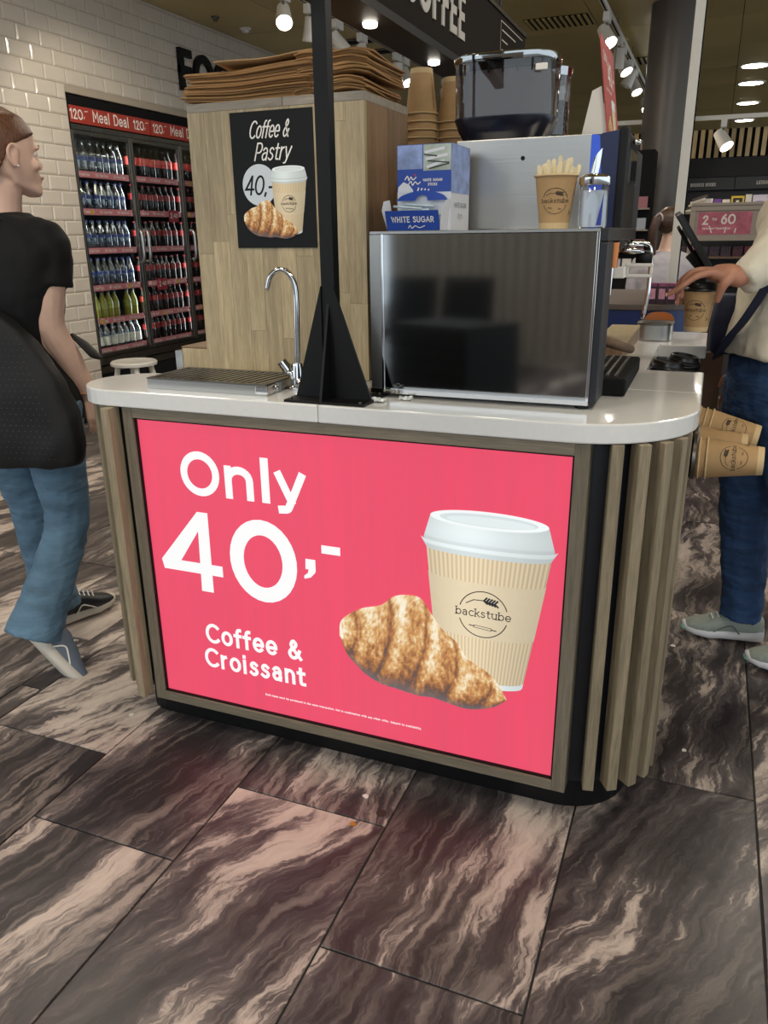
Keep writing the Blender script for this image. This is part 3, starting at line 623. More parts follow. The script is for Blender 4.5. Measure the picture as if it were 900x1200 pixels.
for d in range(2):
    y0 = FY0+.008+d*.94; y1 = y0+.925
    hd = MB().box(WX-.06, WX-.014, y0, y1, 2.132, 2.244).build('header', M['red'], cw, label='red Meal Deal header')
    mb = MB(); f = planeX(WX-.0135)
    text(mb, 'Meal', f, y0+.255, 2.155, .078, .0105, .02, width=.192); mb.build('word', M['text_white'], hd); mb = MB(); text(mb, 'Deal', f, y0+.485, 2.155, .078, .0105, .02, width=.182); mb.build('word', M['text_white'], hd)
    for yy in (y0+.02, y0+.715):
        mb = MB(); text(mb, '120', f, yy, 2.155, .068, .010, .02, width=.135); ribbon(mb, [(yy+.142, 2.165), (yy+.148, 2.178)], .003, f); ribbon(mb, [(yy+.156, 2.215), (yy+.187, 2.218)], .0022, f); mb.build('price', M['text_white'], hd)
for (y, z) in ((6.03, 1.52), (5.78, .97)):
    tg = MB().box(WX-.043, WX-.036, y, y+.13, z-.05, z+.045).build('offer_tag', plain('dark_red_tag', '#a23545', .45), cw, label='dark red offer tag')
    mb = MB(); text(mb, '2', planeX(WX-.0355), y+.015, z-.02, .045, .007); text(mb, '40', planeX(WX-.0355), y+.06, z-.015, .035, .006); mb.build('lettering', M['text_white'], tg)
# bottles
def bottle_kind(name, body, label, cap, H=.225, r=.032, ly=(.07, .13), liquid=None):
    rt = thing(name, '', 'bottle')
    p = [(r*.9, 0), (r, .008), (r, H*.58), (r*.85, H*.68), (r*.45, H*.84), (r*.40, H*.93), (r*.40, H*.945)]
    MB().lathe(p, n=14).build('body', body, rt, True, angle=40, local=True)
    MB().lathe([(r*1.015, ly[0]), (r*1.015, ly[1])], n=14, caps=False).build('label_wrap', label, rt, True, local=True)
    MB().lathe([(r*.44, H*.935), (r*.44, H*.995), (r*.38, H)], n=12).build('cap', cap, rt, True, angle=40, local=True)
    return rt
B = {}
m_water = glass('water_bottle_plastic', (.62,.68,.74), .45, .05); m_water2 = glass('blue_tint_bottle', (.45,.55,.68), .45, .05)
m_cola = plain('cola_bottle', '#1a0d0a', .1); m_yel = plain('lemon_bottle', '#8a8638', .1); m_red = plain('red_label', '#8a2624', .4, var=.3, vscale=50); m_redw = plain('red_white_label', '#cf4a42', .4, var=.5, vscale=60)
m_blue = plain('blue_label', '#2a3a70', .35, var=.5, vscale=50); m_wl = plain('white_label', '#d8d8cc', .4, var=.2, vscale=40); m_capb = plain('blue_cap', '#20347e', .35); m_capk = plain('dark_cap', '#1d2030', .35); m_capr = plain('red_cap', '#8d2326', .35); m_capy = plain('yellow_cap', '#c8c13a', .35)
B['water'] = bottle_kind('water_bottle', m_water, m_blue, m_capk, .235, .034, (.095, .125))
B['waterb'] = bottle_kind('water_bottle', m_water2, m_blue, m_capb, .215, .032, (.09, .115))
B['lemon'] = bottle_kind('lemonade_bottle', m_yel, plain('yellow_green_label', '#8f9440', .4, var=.3, vscale=40), m_capk, .215, .034, (.08, .13))
B['white'] = bottle_kind('flavoured_water_bottle', m_water, m_wl, m_capy, .205, .034, (.03, .10))
B['cola'] = bottle_kind('cola_bottle', m_cola, m_red, m_capr, .215, .032, (.10, .145))
B['cola2'] = bottle_kind('cola_bottle', m_cola, m_redw, m_capk, .235, .035, (.10, .16))
used = set()
def put_bottle(k, loc, label, group):
    if k not in used:
        used.add(k); r = B[k]; r.location = loc; r['label'] = label; r['group'] = group
    else: r = dup(B[k], loc, (0, 0, random.uniform(0, 6)), label, group)
    r.scale = (1, 1, random.uniform(.985, 1.01))
ordn = ['top', 'second', 'third', 'fourth', 'fifth', 'bottom']; dn = ['left', 'middle', 'right']
rowk = [('water', 'waterb', 'waterb', 'waterb', 'lemon', 'white'), ('cola2', 'cola', 'cola', 'cola', 'cola', 'cola'), ('cola2', 'cola', 'cola', 'cola', 'cola', 'cola')]
desc = {'water': 'clear water bottle with blue band', 'waterb': 'blue-tinted water bottle with blue cap', 'lemon': 'yellow-green lemonade bottle', 'white': 'clear drink bottle with white label', 'cola': 'dark cola bottle with red label', 'cola2': 'large dark cola bottle'}
for d in range(3):
    y0 = FY0+.012+d*DW*1.008
    for k, z in enumerate((1.80, 1.54, 1.26, .985, .735, .505)):
        n = 8 if d < 2 else 5; kk = rowk[d][k]
        for q in range(n):
            if d == 0 and k == 4 and q in (5,): continue
            put_bottle(kk, (WX-.105+random.uniform(-.008, .004), y0+.058+q*.0755+random.uniform(-.004, .004), z),
                f'{desc[kk]} on the {ordn[k]} shelf of the {dn[d]} cooler door', f'bottles on the {ordn[k]} shelf, {dn[d]} cooler door')
for k, r in B.items():
    if k not in used: raise Exception(k)
# white stool in front of the cooler
t = thing('stool', 'white metal stool standing in front of the drinks cooler', 'stool', (-4.05, 4.93, 0))
MB().lathe([(.15, .42), (.172, .425), (.175, .445), (.165, .455), (.12, .45), (.02, .448)], (-4.05, 4.93, 0), 26).build('seat', M['white'], t, True, angle=40)
for k in range(4):
    a = PI/4+k*PI/2; p0 = Vector((-4.05+.12*math.cos(a), 4.93+.12*math.sin(a), .42)); p1 = Vector((-4.05+.2*math.cos(a), 4.93+.2*math.sin(a), .0))
    MB().tube([p0, p1], [.022, .016], 8).build('leg', M['white'], t, True)
# ------------------------------------------------------------------ kiosk counter
kc = thing('kiosk_counter', 'slatted oak coffee kiosk counter with a lit pink price sign in front', 'counter', (-.75, 1.9, 0))
def a_pts(cx, cy, r, a0, a1, n=10): return [(cx+r*math.cos(math.radians(a0+(a1-a0)*i/n)), cy+r*math.sin(math.radians(a0+(a1-a0)*i/n))) for i in range(n+1)]
body = [(-1.40, 1.632)]+a_pts(-.21, 1.80, .168, -90, 0)+[(-.042, 2.29), (-1.30, 2.29), (-1.30, 1.81)]+a_pts(-1.395, 1.712, .08, 95, 270)[0:]
MB().prism(body, .085, .938).build('body', M['navyblack'], kc, bevel=.002)
pl = [(-1.385, 1.662)]+a_pts(-.21, 1.80, .165, -90, 0)
pl = [(-1.34, 1.64), (-.22, 1.64)]+a_pts(-.22, 1.80, .16, -90, 0)+[(-.06, 2.26), (-1.27, 2.26), (-1.27, 1.8)]+a_pts(-1.375, 1.72, .08, 95, 270)
MB().prism(pl, .0, .085).build('plinth', M['black'], kc, bevel=.003)
# slats around both rounded ends
def path_at(segs, s):
    for (kind, a) in segs:
        if kind == 'l':
            p, q = Vector(a[0]), Vector(a[1]); L_ = (q-p).length
            if s <= L_: d = (q-p)/L_; return p+d*s, Vector((d.y, -d.x))
        else:
            cx, cy, r, a0, a1 = a; L_ = abs(math.radians(a1-a0))*r
            if s <= L_:
                an = math.radians(a0+(a1-a0)*s/L_); return Vector((cx+r*math.cos(an), cy+r*math.sin(an))), Vector((math.cos(an), math.sin(an)))
        s -= L_
    return None, None
sl_me = MB().box(-.0125, .0125, 0, .042, .098, .937).mesh('slat', M['slat'])
def add_slats(segs, s0, ds):
    s = s0
    while True:
        p, n_ = path_at(segs, s)
        if p is None: break
        o = bpy.data.objects.new('slat', sl_me); COL.objects.link(o); o.parent = kc
        o.location = Vector((p.x, p.y, 0))-kc.location; o.rotation_euler = (0, 0, math.atan2(n_.y, n_.x)+PI/2)
        b = o.modifiers.new('bevel', 'BEVEL'); b.width = .0015; b.segments = 1
        s += ds
add_slats([('l', ((-.19, 1.590), (-.21+.04, 1.590))), ('a', (-.21+.04, 1.76, .17, -90, 0)), ('l', ((-.0, 1.76), (-.0, 2.28)))], .055, .0565)
add_slats([('l', ((-1.362, 1.592), (-1.40, 1.592))), ('a', (-1.40, 1.712, .12, 270, 180)), ('l', ((-1.52, 1.712), (-1.52, 1.75)))], .022, .047)
# frame of the light box
SXa, SXb, SZa, SZb = -1.327, -.219, .110, .910
FYf = 1.584
for (x0, x1, z0, z1, nm, mt) in ((-1.358, SXa, .083, .937, 'frame_stile', 'framewood'), (SXb, -.188, .083, .937, 'frame_stile', 'framewood'), (SXa, SXb, SZb, .937, 'frame_rail', 'framewoodx'), (SXa, SXb, .083, SZa, 'frame_rail', 'framewoodx')):
    MB().box(x0, x1, FYf, 1.634, z0, z1).build(nm, M[mt], kc, bevel=.0015)
mb = MB()
for (x0, x1, z0, z1) in ((SXa, SXa+.004, SZa, SZb), (SXb-.004, SXb, SZa, SZb), (SXa, SXb, SZb-.004, SZb), (SXa, SXb, SZa, SZa+.004)): mb.box(x0, x1, 1.590, 1.62, z0, z1)
mb.build('gasket', M['black'], kc)
# the backlit print
def backlit(name, c, e, streak=0):
    m, nt, bs, N, L = newmat(name); c = srgb(c); bs.inputs['Base Color'].default_value = (*[x*.25 for x in c], 1); bs.inputs['Roughness'].default_value = .35
    bs.inputs['Emission Strength'].default_value = e
    if streak:
        v = coords(nt, (30, 1, 1.3), rnd=False); k = noise_node(nt, v, 1, 4)
        L.new(ramp(nt, k, [(.35, c), (.75, tuple(x*(1-streak)+streak*.12 for x in c))]), bs.inputs['Emission Color'])
    else: bs.inputs['Emission Color'].default_value = (*c, 1)
    return m
EM = .90
M['pink'] = backlit('backlit_pink', '#ea4e6a', EM, .10); M['bwhite'] = backlit('backlit_white', '#ffffff', EM*.9)
M['bprint'] = printmat('backlit_print', EM*1.05); M['bink'] = backlit('backlit_ink', '#2b2d33', EM)
M['print'] = printmat('paper_print')
SY = 1.597
sp = MB().box(SXa, SXb, SY, SY+.012, SZa, SZb).build('sign_panel', M['pink'], kc, label='backlit pink advertising panel')
f = planeY(SY-.0008)
mb = MB()
text(mb, 'O', f, -1.208, .717, .118, .0205, sx=1.06); text(mb, 'n', f, -1.083, .7195, .115, .0205, sx=1.38); text(mb, 'l', f, -.974, .7195, .116, .0225, sx=.6); text(mb, 'y', f, -.932, .7195, .115, .0205, sx=1.2)
text(mb, '0', f, -1.083, .446, .227, .041, sx=1.09)
for k, P in enumerate(([(-1.167, .672), (-1.135, .672), (-1.137, .447), (-1.174, .447)], [(-1.167, .672), (-1.150, .672), (-1.166, .622), (-1.2525, .497), (-1.288, .497), (-1.294, .524)], [(-1.288, .497), (-1.103, .497), (-1.103, .5275), (-1.260, .5275)], [(-.857, .586), (-.830, .586), (-.830, .558), (-.858, .558)], [(-.849, .559), (-.830, .559), (-.831, .552), (-.844, .537), (-.862, .531), (-.863, .539), (-.852, .548)])):
    mb.add([f(p[0], p[1], .0001+.00004*k) for p in P], [tuple(range(len(P)))])
ribbon(mb, [(-.801, .6175), (-.772, .6175)], .0108, f)
text(mb, 'Coffee &', f, -1.177, .292, .060, .0098, .025, width=.298); text(mb, 'Croissant', f, -1.187, .216, .060, .0098, .025, width=.315)
mb.build('white_lettering', M['bwhite'], sp)
mb = MB(); s_ = 'Both items must be purchased in the same transaction. Not in combination with any other offer. Subject to availability.'
GL['.'] = (.2, [[(.08, .0), (.08, .02)]])
text(mb, s_, f, -1.0, .163, .0062, .0011, .04, width=.45); mb.build('small_print', M['bwhite'], sp)
def resample(P, n):
    P = [Vector((p[0], p[1], 0)) for p in P]; P = catmull(P, 6); L = [0]
    for i in range(1, len(P)): L.append(L[-1]+(P[i]-P[i-1]).length)
    out = []; j = 0
    for k in range(n):
        s = L[-1]*k/(n-1)
        while j < len(L)-2 and L[j+1] < s: j += 1
        t = (s-L[j])/max(L[j+1]-L[j], 1e-9); out.append(P[j].lerp(P[j+1], min(t, 1)))
    return out
def croissant_print(mapf, d):
    up = [(-.770,.392),(-.762,.435),(-.712,.474),(-.656,.494),(-.625,.521),(-.590,.532),(-.554,.529),(-.528,.494),(-.497,.455),(-.461,.427),(-.437,.392),(-.383,.362),(-.352,.325),(-.338,.300)]
    lo = [(-.770,.392),(-.752,.345),(-.729,.318),(-.698,.292),(-.655,.274),(-.613,.269),(-.560,.262),(-.523,.265),(-.479,.258),(-.436,.253),(-.395,.262),(-.366,.275),(-.338,.298)]
    nu, nv = 150, 46; A = resample(up, nu); Bq = resample(lo, nu)
    mb = MB(); mb.col = []; V = []
    for i in range(nu):
        for j in range(nv):
            v = j/(nv-1); p = Bq[i].lerp(A[i], v); u = i/(nu-1); V.append(mapf(p.x, p.y, d))
            x, z = p.x, p.y
            # segments: curved bands across the roll
            uu = u*5.6+.55*(v-.5)**2*2-.25*(v-.5); sg = uu-math.floor(uu)
            n1 = noise.noise(Vector((x*34, z*16, 1.3))); n2 = noise.noise(Vector((x*140, z*60, 4.1))); n3 = noise.noise(Vector((x*60+z*50, z*55-x*20, 2.2)))
            n4 = noise.noise(Vector((x*220, z*120, 9)))
            n5 = noise.noise(Vector((x*330+z*90, z*260, 5)))
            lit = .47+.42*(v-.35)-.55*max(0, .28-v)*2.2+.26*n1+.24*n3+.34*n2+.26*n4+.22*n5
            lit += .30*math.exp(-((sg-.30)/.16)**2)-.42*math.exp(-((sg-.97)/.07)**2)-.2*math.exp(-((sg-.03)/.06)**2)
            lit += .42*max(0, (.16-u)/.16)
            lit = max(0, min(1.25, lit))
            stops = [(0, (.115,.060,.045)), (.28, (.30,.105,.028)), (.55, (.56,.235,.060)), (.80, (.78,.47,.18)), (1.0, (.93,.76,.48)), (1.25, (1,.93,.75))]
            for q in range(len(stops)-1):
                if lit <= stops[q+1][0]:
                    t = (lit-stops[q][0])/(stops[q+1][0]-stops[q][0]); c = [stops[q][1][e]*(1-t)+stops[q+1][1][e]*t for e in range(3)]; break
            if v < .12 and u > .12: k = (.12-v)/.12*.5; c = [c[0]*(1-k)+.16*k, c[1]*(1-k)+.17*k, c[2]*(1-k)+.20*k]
            mb.col.append(c)
    mb.add(V, [(i*nv+j, (i+1)*nv+j, (i+1)*nv+j+1, i*nv+j+1) for i in range(nu-1) for j in range(nv-1)])
    return mb
def cup_print(mapf, d):
    mb = MB(); mb.col = []
    cnt = [0]
    def patch(left, right, bow, nu, nv, colf):
        cnt[0] += 1; dd = d+cnt[0]*.00005
        """left/right: (x, z) from top to bottom; bow: how far the rows sag in the middle, top and bottom"""
        V = []; b0 = len(mb.v)
        for j in range(nv):
            v = j/(nv-1); l = Vector(left[0]).lerp(Vector(left[1]), v); r = Vector(right[0]).lerp(Vector(right[1]), v); bw = bow[0]*(1-v)+bow[1]*v
            for i in range(nu):
                u = i/(nu-1); s = math.sin(PI/2*(2*u-1)) if False else 2*u-1
                V.append(mapf(l.x+(r.x-l.x)*u, l.y+(r.y-l.y)*u-bw*math.sqrt(max(0, 1-s*s)), dd)); mb.col.append(colf(u, v))
        mb.add(V, [(j*nu+i, j*nu+i+1, (j+1)*nu+i+1, (j+1)*nu+i) for j in range(nv-1) for i in range(nu-1)])
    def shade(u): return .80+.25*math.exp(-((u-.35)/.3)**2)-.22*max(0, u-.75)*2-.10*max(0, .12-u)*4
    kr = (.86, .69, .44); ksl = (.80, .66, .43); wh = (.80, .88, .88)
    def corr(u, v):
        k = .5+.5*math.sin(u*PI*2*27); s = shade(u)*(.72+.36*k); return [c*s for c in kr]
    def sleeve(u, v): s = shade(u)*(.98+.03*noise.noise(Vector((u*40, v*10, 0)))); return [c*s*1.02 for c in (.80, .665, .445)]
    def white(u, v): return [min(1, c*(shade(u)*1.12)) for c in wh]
    L = lambda z: -.540+(.656-z)*.103; Rr = lambda z: -.255-(.656-z)*.15
    patch(((L(.675), .675), (L(.345), .345)), ((Rr(.675), .675), (Rr(.345), .345)), (.014, .020), 220, 40, corr)
    patch(((L(.600)-.002, .604), (L(.462)-.002, .466)), ((Rr(.600)+.002, .604), (Rr(.462)+.002, .466)), (.016, .018), 60, 20, sleeve)
    patch(((L(.35), .352), (L(.338), .338)), ((Rr(.35), .352), (Rr(.338), .338)), (.020, .020), 60, 4, white)
    # lid: skirt, wall, raised rim, recessed top
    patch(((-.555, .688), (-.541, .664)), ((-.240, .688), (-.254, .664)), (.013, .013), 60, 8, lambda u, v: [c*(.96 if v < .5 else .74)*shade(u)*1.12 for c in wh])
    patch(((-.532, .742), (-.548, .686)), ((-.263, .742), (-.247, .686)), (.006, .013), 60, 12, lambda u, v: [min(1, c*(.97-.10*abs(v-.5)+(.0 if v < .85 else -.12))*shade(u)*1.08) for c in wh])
    def ellp(cx, cz, rx, rz, c, n=48):
        b = [mapf(cx+rx*math.cos(2*PI*k/n), cz+rz*math.sin(2*PI*k/n), d+.0005) for k in range(n)]; mb.add(b, [tuple(range(n))]); mb.col += [c]*n
    ellp(-.3975, .742, .1345, .021, (.93, .98, .98)); 
    b0 = len(mb.v)
    n = 48
    b = [mapf(-.3975+.112*math.cos(2*PI*k/n), .742+.0145*math.sin(2*PI*k/n), d+.0006) for k in range(n)]; mb.add(b, [tuple(range(n))]); mb.col += [(.70, .77, .78)]*n
    b = [mapf(-.393+.100*math.cos(2*PI*k/n), .7395+.0105*math.sin(2*PI*k/n), d+.0007) for k in range(n)]; mb.add(b, [tuple(range(n))]); mb.col += [(.80, .88, .88)]*n
    return mb
def logo(mb, fn, cx, cy, r, wgt):
    ribbon(mb, arc(cx, cy, r, r, 18, 162, 24), wgt, fn); ribbon(mb, arc(cx, cy, r, r, 198, 342, 24), wgt, fn)
    H_ = r*.36; wd_ = r*2.3; text(mb, 'backstube', fn, cx-wd_/2, cy-H_*.38, H_, H_*.11, .03, width=wd_, serif=True)
    # ear of grain and rolling pin
    ribbon(mb, [(cx-r*.7, cy+r*.42), (cx-r*.4, cy+r*.6), (cx, cy+r*.62), (cx+r*.5, cy+r*.52)], wgt*.9, fn)
    for k in range(5):
        x = cx+r*(.02+.11*k); y = cy+r*(.615-.02*k)
        ribbon(mb, [(x, y), (x+r*.11, y+r*.13)], wgt*1.8, fn); ribbon(mb, [(x, y), (x+r*.13, y-r*.11)], wgt*1.8, fn)
    ribbon(mb, [(cx-r*.36, cy-r*.50), (cx+r*.36, cy-r*.56), (cx+r*.36, cy-r*.66), (cx-r*.36, cy-r*.60), (cx-r*.36, cy-r*.50)], wgt*.6, fn)
    ribbon(mb, [(cx-r*.55, cy-r*.53), (cx-r*.36, cy-r*.55)], wgt, fn); ribbon(mb, [(cx+r*.36, cy-r*.61), (cx+r*.55, cy-r*.63)], wgt, fn)
def f_at(y): return lambda a, b, d: (a, y-d, b)
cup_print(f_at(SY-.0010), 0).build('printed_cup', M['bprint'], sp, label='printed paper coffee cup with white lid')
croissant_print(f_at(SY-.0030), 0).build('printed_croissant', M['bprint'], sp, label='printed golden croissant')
mb = MB(); logo(mb, f_at(SY-.0022), -.402, .512, .058, .0012); mb.build('printed_logo', M['bink'], sp)
# ------------------------------------------------------------------ worktop
wt = thing('worktop', 'white solid surface worktop with rounded ends on the kiosk counter', 'worktop', (-.75, 1.9, .938))
g = .0006
left = [(-.795-g, 1.572), (-.795-g, 2.40), (-1.31, 2.40), (-1.31, 1.84)]+a_pts(-1.395, 1.7035, .1315, 95, 270, 14)
right = [(-.795+g, 1.572)]+a_pts(-.24, 1.822, .25, -90, 0, 16)+[(.01, 1.985-g), (-.795+g, 1.985-g)]
back = [(-.795+g, 1.985+g), (.01, 1.985+g), (.01, 2.295), (-.14, 2.295), (-.14, 2.85), (.01, 2.85), (.01, 3.25), (-.47, 3.25), (-.47, 2.40), (-.795+g, 2.40)]
for P in (left, right, back): MB().prism(P, .9385, .98).build('slab', M['solid'], wt, bevel=.0035)
# right hand return of the kiosk with its lid recess
rt = thing('kiosk_return', 'short grey oak return at the back right of the kiosk under the white top', 'counter', (-.2, 2.9, 0))
MB().box(-.45, -.005, 2.87, 3.23, .0, .9375).build('carcass', M['framewood'], rt)
MB().box(-.45, -.145, 2.292, 2.868, .0, .9375).build('side_panel', M['framewood'], rt)
MB().box(-.143, -.004, 2.292, 2.868, .80, .82).build('recess_shelf', M['blackmatt'], rt)
MB().box(-.143, -.004, 2.292, 2.868, .0, .80).build('recess_carcass', M['framewood'], rt)
MB().box(-.003, .07, 3.02, 3.04, .70, .937).build('end_board', plain('brown_board', '#5b412c', .55), rt, label='plain brown end board')
# ------------------------------------------------------------------ oak cabinet on the worktop
cb = thing('oak_cabinet', 'tall oak stave cabinet standing on the worktop with a black poster on its front', 'cabinet', (-1.05, 2.04, .98))
CX0, CX1, CY0, CY1 = -1.296, -.802, 1.892, 2.19
MB().box(CX0+.002, CX1-.016, CY0+.014, CY1, .981, 1.64).build('carcass', M['oakside'], cb)
nco = 10; wst = (CX1-CX0)/nco; r2 = random.Random(11)
for i in range(nco):
    z = .981
    cuts = sorted(r2.uniform(1.05, 1.6) for _ in range(2)); cuts = [c for k, c in enumerate(cuts) if k == 0 or c-cuts[0] > .15]
    zs = [.981]+cuts+[1.64]
    for a, b in zip(zs, zs[1:]):
        yo = r2.uniform(0, .0008)
        MB().box(CX0+i*wst+.0003, CX0+(i+1)*wst-.0003, CY0+yo, CY0+.014, a+.0003, b-.0003).build('stave', M['oak'], cb)
for i in range(6):
    y0 = CY0+.0005+i*(CY1-CY0)/6
    MB().box(CX1-.016, CX1-r2.uniform(0, .0008), y0+.0003, y0+(CY1-CY0)/6-.0003, .981, 1.64).build('side_stave', M['oakside'], cb)
MB().box(CX0, (CX0+CX1)/2+.03, CY0, CY1, 1.640, 1.66).build('top_board', M['oakgrey'], cb, bevel=.001); MB().box((CX0+CX1)/2+.031, CX1, CY0, CY1, 1.640, 1.66).build('top_board', M['oakgrey'], cb, bevel=.001)
t = thing('oak_ledge', 'low oak block with a grey metal end at the left foot of the cabinet', 'ledge', (-1.36, 1.98, .98))
MB().box(-1.385, -1.30, 1.90, 2.15, .981, 1.042).build('block', M['oak'], t, bevel=.001); MB().box(-1.41, -1.386, 1.90, 2.15, .9805, 1.035).build('metal_end', M['steel'], t)
MB().box(-1.39, -1.30, 1.905, 2.15, 1.0425, 1.047).build('cover', M['oakside'], t)
# poster
po = thing('poster', 'black Coffee and Pastry poster with a cup and croissant on the oak cabinet', 'poster', (-1.05, CY0-.004, 1.31))
PY = CY0-.0035
pb = MB().box(-1.168, -.937, PY, CY0-.0003, 1.313, 1.633).build('sheet', plain('black_poster_paper', '#101214', .6, spec=.25), po)
f = f_at(PY-.0004); mb = MB()
text(mb, 'Coffee &', f, -1.118, 1.571, .041, .0035, -.03, shear=.30, width=.115); text(mb, 'Pastry', f, -1.106, 1.520, .042, .0035, -.03, shear=.30, width=.104)
mb.build('script_lettering', M['text_white'], po)
mb = MB(); n = 40; c = (-1.093, 1.464); mb.add([f(c[0]+.049*math.cos(2*PI*k/n), c[1]+.049*math.sin(2*PI*k/n), 0) for k in range(n)], [tuple(range(n))]); mb.build('price_disc', plain('pale_blue_disc', '#cfd8de', .5), po)
mb = MB(); text(mb, '40,-', f_at(PY-.0008), -1.139, 1.440, .047, .0052, -.02, shear=.18, width=.085); mb.build('price', M['black'], po)
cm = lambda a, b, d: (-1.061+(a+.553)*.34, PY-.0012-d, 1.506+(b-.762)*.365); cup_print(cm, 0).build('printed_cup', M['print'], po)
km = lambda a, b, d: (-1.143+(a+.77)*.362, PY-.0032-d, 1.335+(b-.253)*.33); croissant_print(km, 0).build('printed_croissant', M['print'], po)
mb = MB(); logo(mb, f_at(PY-.0024), -1.010, 1.418, .0195, .0005); mb.build('printed_logo', M['ink'], po)
# ------------------------------------------------------------------ paper bags on the cabinet
rb = random.Random(5)
def bag_mesh(w_, l_, th, curl, wav):
    nu, nv = 14, 6; top, bot = [], []
    for i in range(nu):
        for j in range(nv):
            u, v = i/(nu-1)-.5, j/(nv-1)-.5; z = curl*(2*u)**2*(1 if u < 0 else .2)+wav*math.sin(u*9+v*2)
            top.append((u*w_, v*l_, z+th)); bot.append((u*w_, v*l_, z))
    mb = MB(); N_ = nu*nv; Fs = []
    for i in range(nu-1):
        for j in range(nv-1): a = i*nv+j; Fs += [(a, a+nv, a+nv+1, a+1), (N_+a, N_+a+1, N_+a+nv+1, N_+a+nv)]
    for i in range(nu-1): Fs += [(i*nv, N_+i*nv, N_+(i+1)*nv, (i+1)*nv), (i*nv+nv-1, (i+1)*nv+nv-1, N_+(i+1)*nv+nv-1, N_+i*nv+nv-1)]
    for j in range(nv-1): Fs += [(j, j+1, N_+j+1, N_+j), ((nu-1)*nv+j, N_+(nu-1)*nv+j, N_+(nu-1)*nv+j+1, (nu-1)*nv+j+1)]
    return mb.add(top+bot, Fs)
me = bag_mesh(.36, .26, .0034, .006, .0012).mesh('paper_bag', M['kraftdk'], True)
for k in range(17):
    o = bpy.data.objects.new('paper_bag', me); COL.objects.link(o)
    o.location = (-1.135+rb.uniform(-.012, .012)+.0015*k, 2.035+rb.uniform(-.008, .008), 1.6615+.0042*k); o.rotation_euler = (0, -.0025*k, rb.uniform(-.035, .035))
    tag(o, 'flat kraft paper bag in the wide left stack on the oak cabinet', 'paper bag', 'kraft bags in the left stack')
me2 = bag_mesh(.19, .25, .0036, -.010, .0035).mesh('paper_bag', M['kraftdk'], True)
for k in range(19):
    o = bpy.data.objects.new('paper_bag', me2); COL.objects.link(o)
    z = 1.671+.0041*k+(.008 if k > 6 else 0)
    o.location = (-.905+(.010 if k > 6 else -.002)+rb.uniform(-.005, .005), 2.035+rb.uniform(-.006, .006), z); o.rotation_euler = (0, rb.uniform(-.02, .02)+.04, rb.uniform(-.05, .05)+.05)
    tag(o, 'creased kraft paper bag in the narrow right stack behind the black post', 'paper bag', 'kraft bags in the right stack')
tp = bag_mesh(.30, .25, .003, .004, .002); o = tp.build('paper_bag', M['kraft'], smooth=True, label='pale kraft bag slanting across the top of the left stack', cat='paper bag', group='kraft bags in the left stack', local=True)
o.location = (-1.075, 2.03, 1.751); o.rotation_euler = (0, -.085, .22)
# ------------------------------------------------------------------ black post
t = thing('steel_post', 'black steel post with triangular gusset foot rising from the worktop', 'post', (-.79, 1.64, .98))
px_, py_ = -.792, 1.655
MB().box(px_-.016, px_+.016, py_-.016, py_+.016, .986, 1.815).build('post', M['black'], t, bevel=.002)
MB().box(px_-.093, px_+.108, py_-.075, py_+.06, .9805, .986).build('base_plate', M['black'], t, bevel=.001)
MB().poly_y([(px_-.088, .986), (px_-.015, .986), (px_-.015, 1.235)], py_-.02, py_-.014).build('gusset', M['black'], t)
MB().poly_y([(px_+.015, .986), (px_+.103, .986), (px_+.015, 1.235)], py_-.02, py_-.014).build('gusset', M['black'], t)
MB().poly_x([(py_-.072, .986), (py_-.015, .986), (py_-.015, 1.20)], px_-.003, px_+.003).build('gusset', M['black'], t)
for k in range(4): MB().lathe([(.004, .986), (.004, .990)], (px_+(-.08 if k % 2 else .095), py_+(-.065 if k < 2 else .05), 0), 8).build('bolt', M['dsteel'], t)
# ------------------------------------------------------------------ drip tray and tap
t = thing('drip_tray', 'stainless steel drip tray with slotted grille on the worktop below the tap', 'drip tray', (-1.12, 1.72, .98))
tx0, tx1, ty0, ty1 = -1.30, -.955, 1.625, 1.80
MB().box(tx0, tx1, ty0, ty0+.004, .9805, 1.006).box(tx0, tx1, ty1-.004, ty1, .9805, 1.006).box(tx0, tx0+.004, ty0+.004, ty1-.004, .9805, 1.006).box(tx1-.004, tx1, ty0+.004, ty1-.004, .9805, 1.006).box(tx0+.004, tx1-.004, ty0+.004, ty1-.004, .9805, .983).build('tray', M['steel'], t)
MB().box(tx0, tx1, ty0-.002, ty0+.012, 1.0045, 1.008).box(tx0, tx1, ty1-.012, ty1+.002, 1.0045, 1.008).box(tx0, tx0+.014, ty0+.012, ty1-.012, 1.0045, 1.008).box(tx1-.014, tx1, ty0+.012, ty1-.012, 1.0045, 1.008).build('grille_frame', M['dsteel'], t)
MB().box(tx0+.005, tx1-.005, ty0+.005, ty1-.005, .9832, .9845).build('tray_floor', M['black'], t)  # black sheet laid over the steel floor, shades the slots by colour
for k in range(16):
    x = tx0+.018+k*(tx1-tx0-.036)/15
    MB().obox((x, (ty0+ty1)/2, 1.0055), (.0052, 0, 0), (.010, (ty1-ty0)/2-.012, 0), (0, 0, .0016)).build('grille_bar', M['steel'], t)
MB().box(tx1-.03, tx1+.004, ty0-.003, ty0+.05, .984, 1.003).build('drain_clip', M['chrome'], t, bevel=.002)
t = thing('water_tap', 'chrome swan neck water tap beside the drip tray', 'tap', (-.925, 1.73, .98))
x, y = -.928, 1.735
MB().lathe([(.026, .9805), (.026, .986), (.019, .990), (.017, 1.03), (.014, 1.045)], (x, y, 0), 18).build('base', M['chrome'], t, True, angle=35)
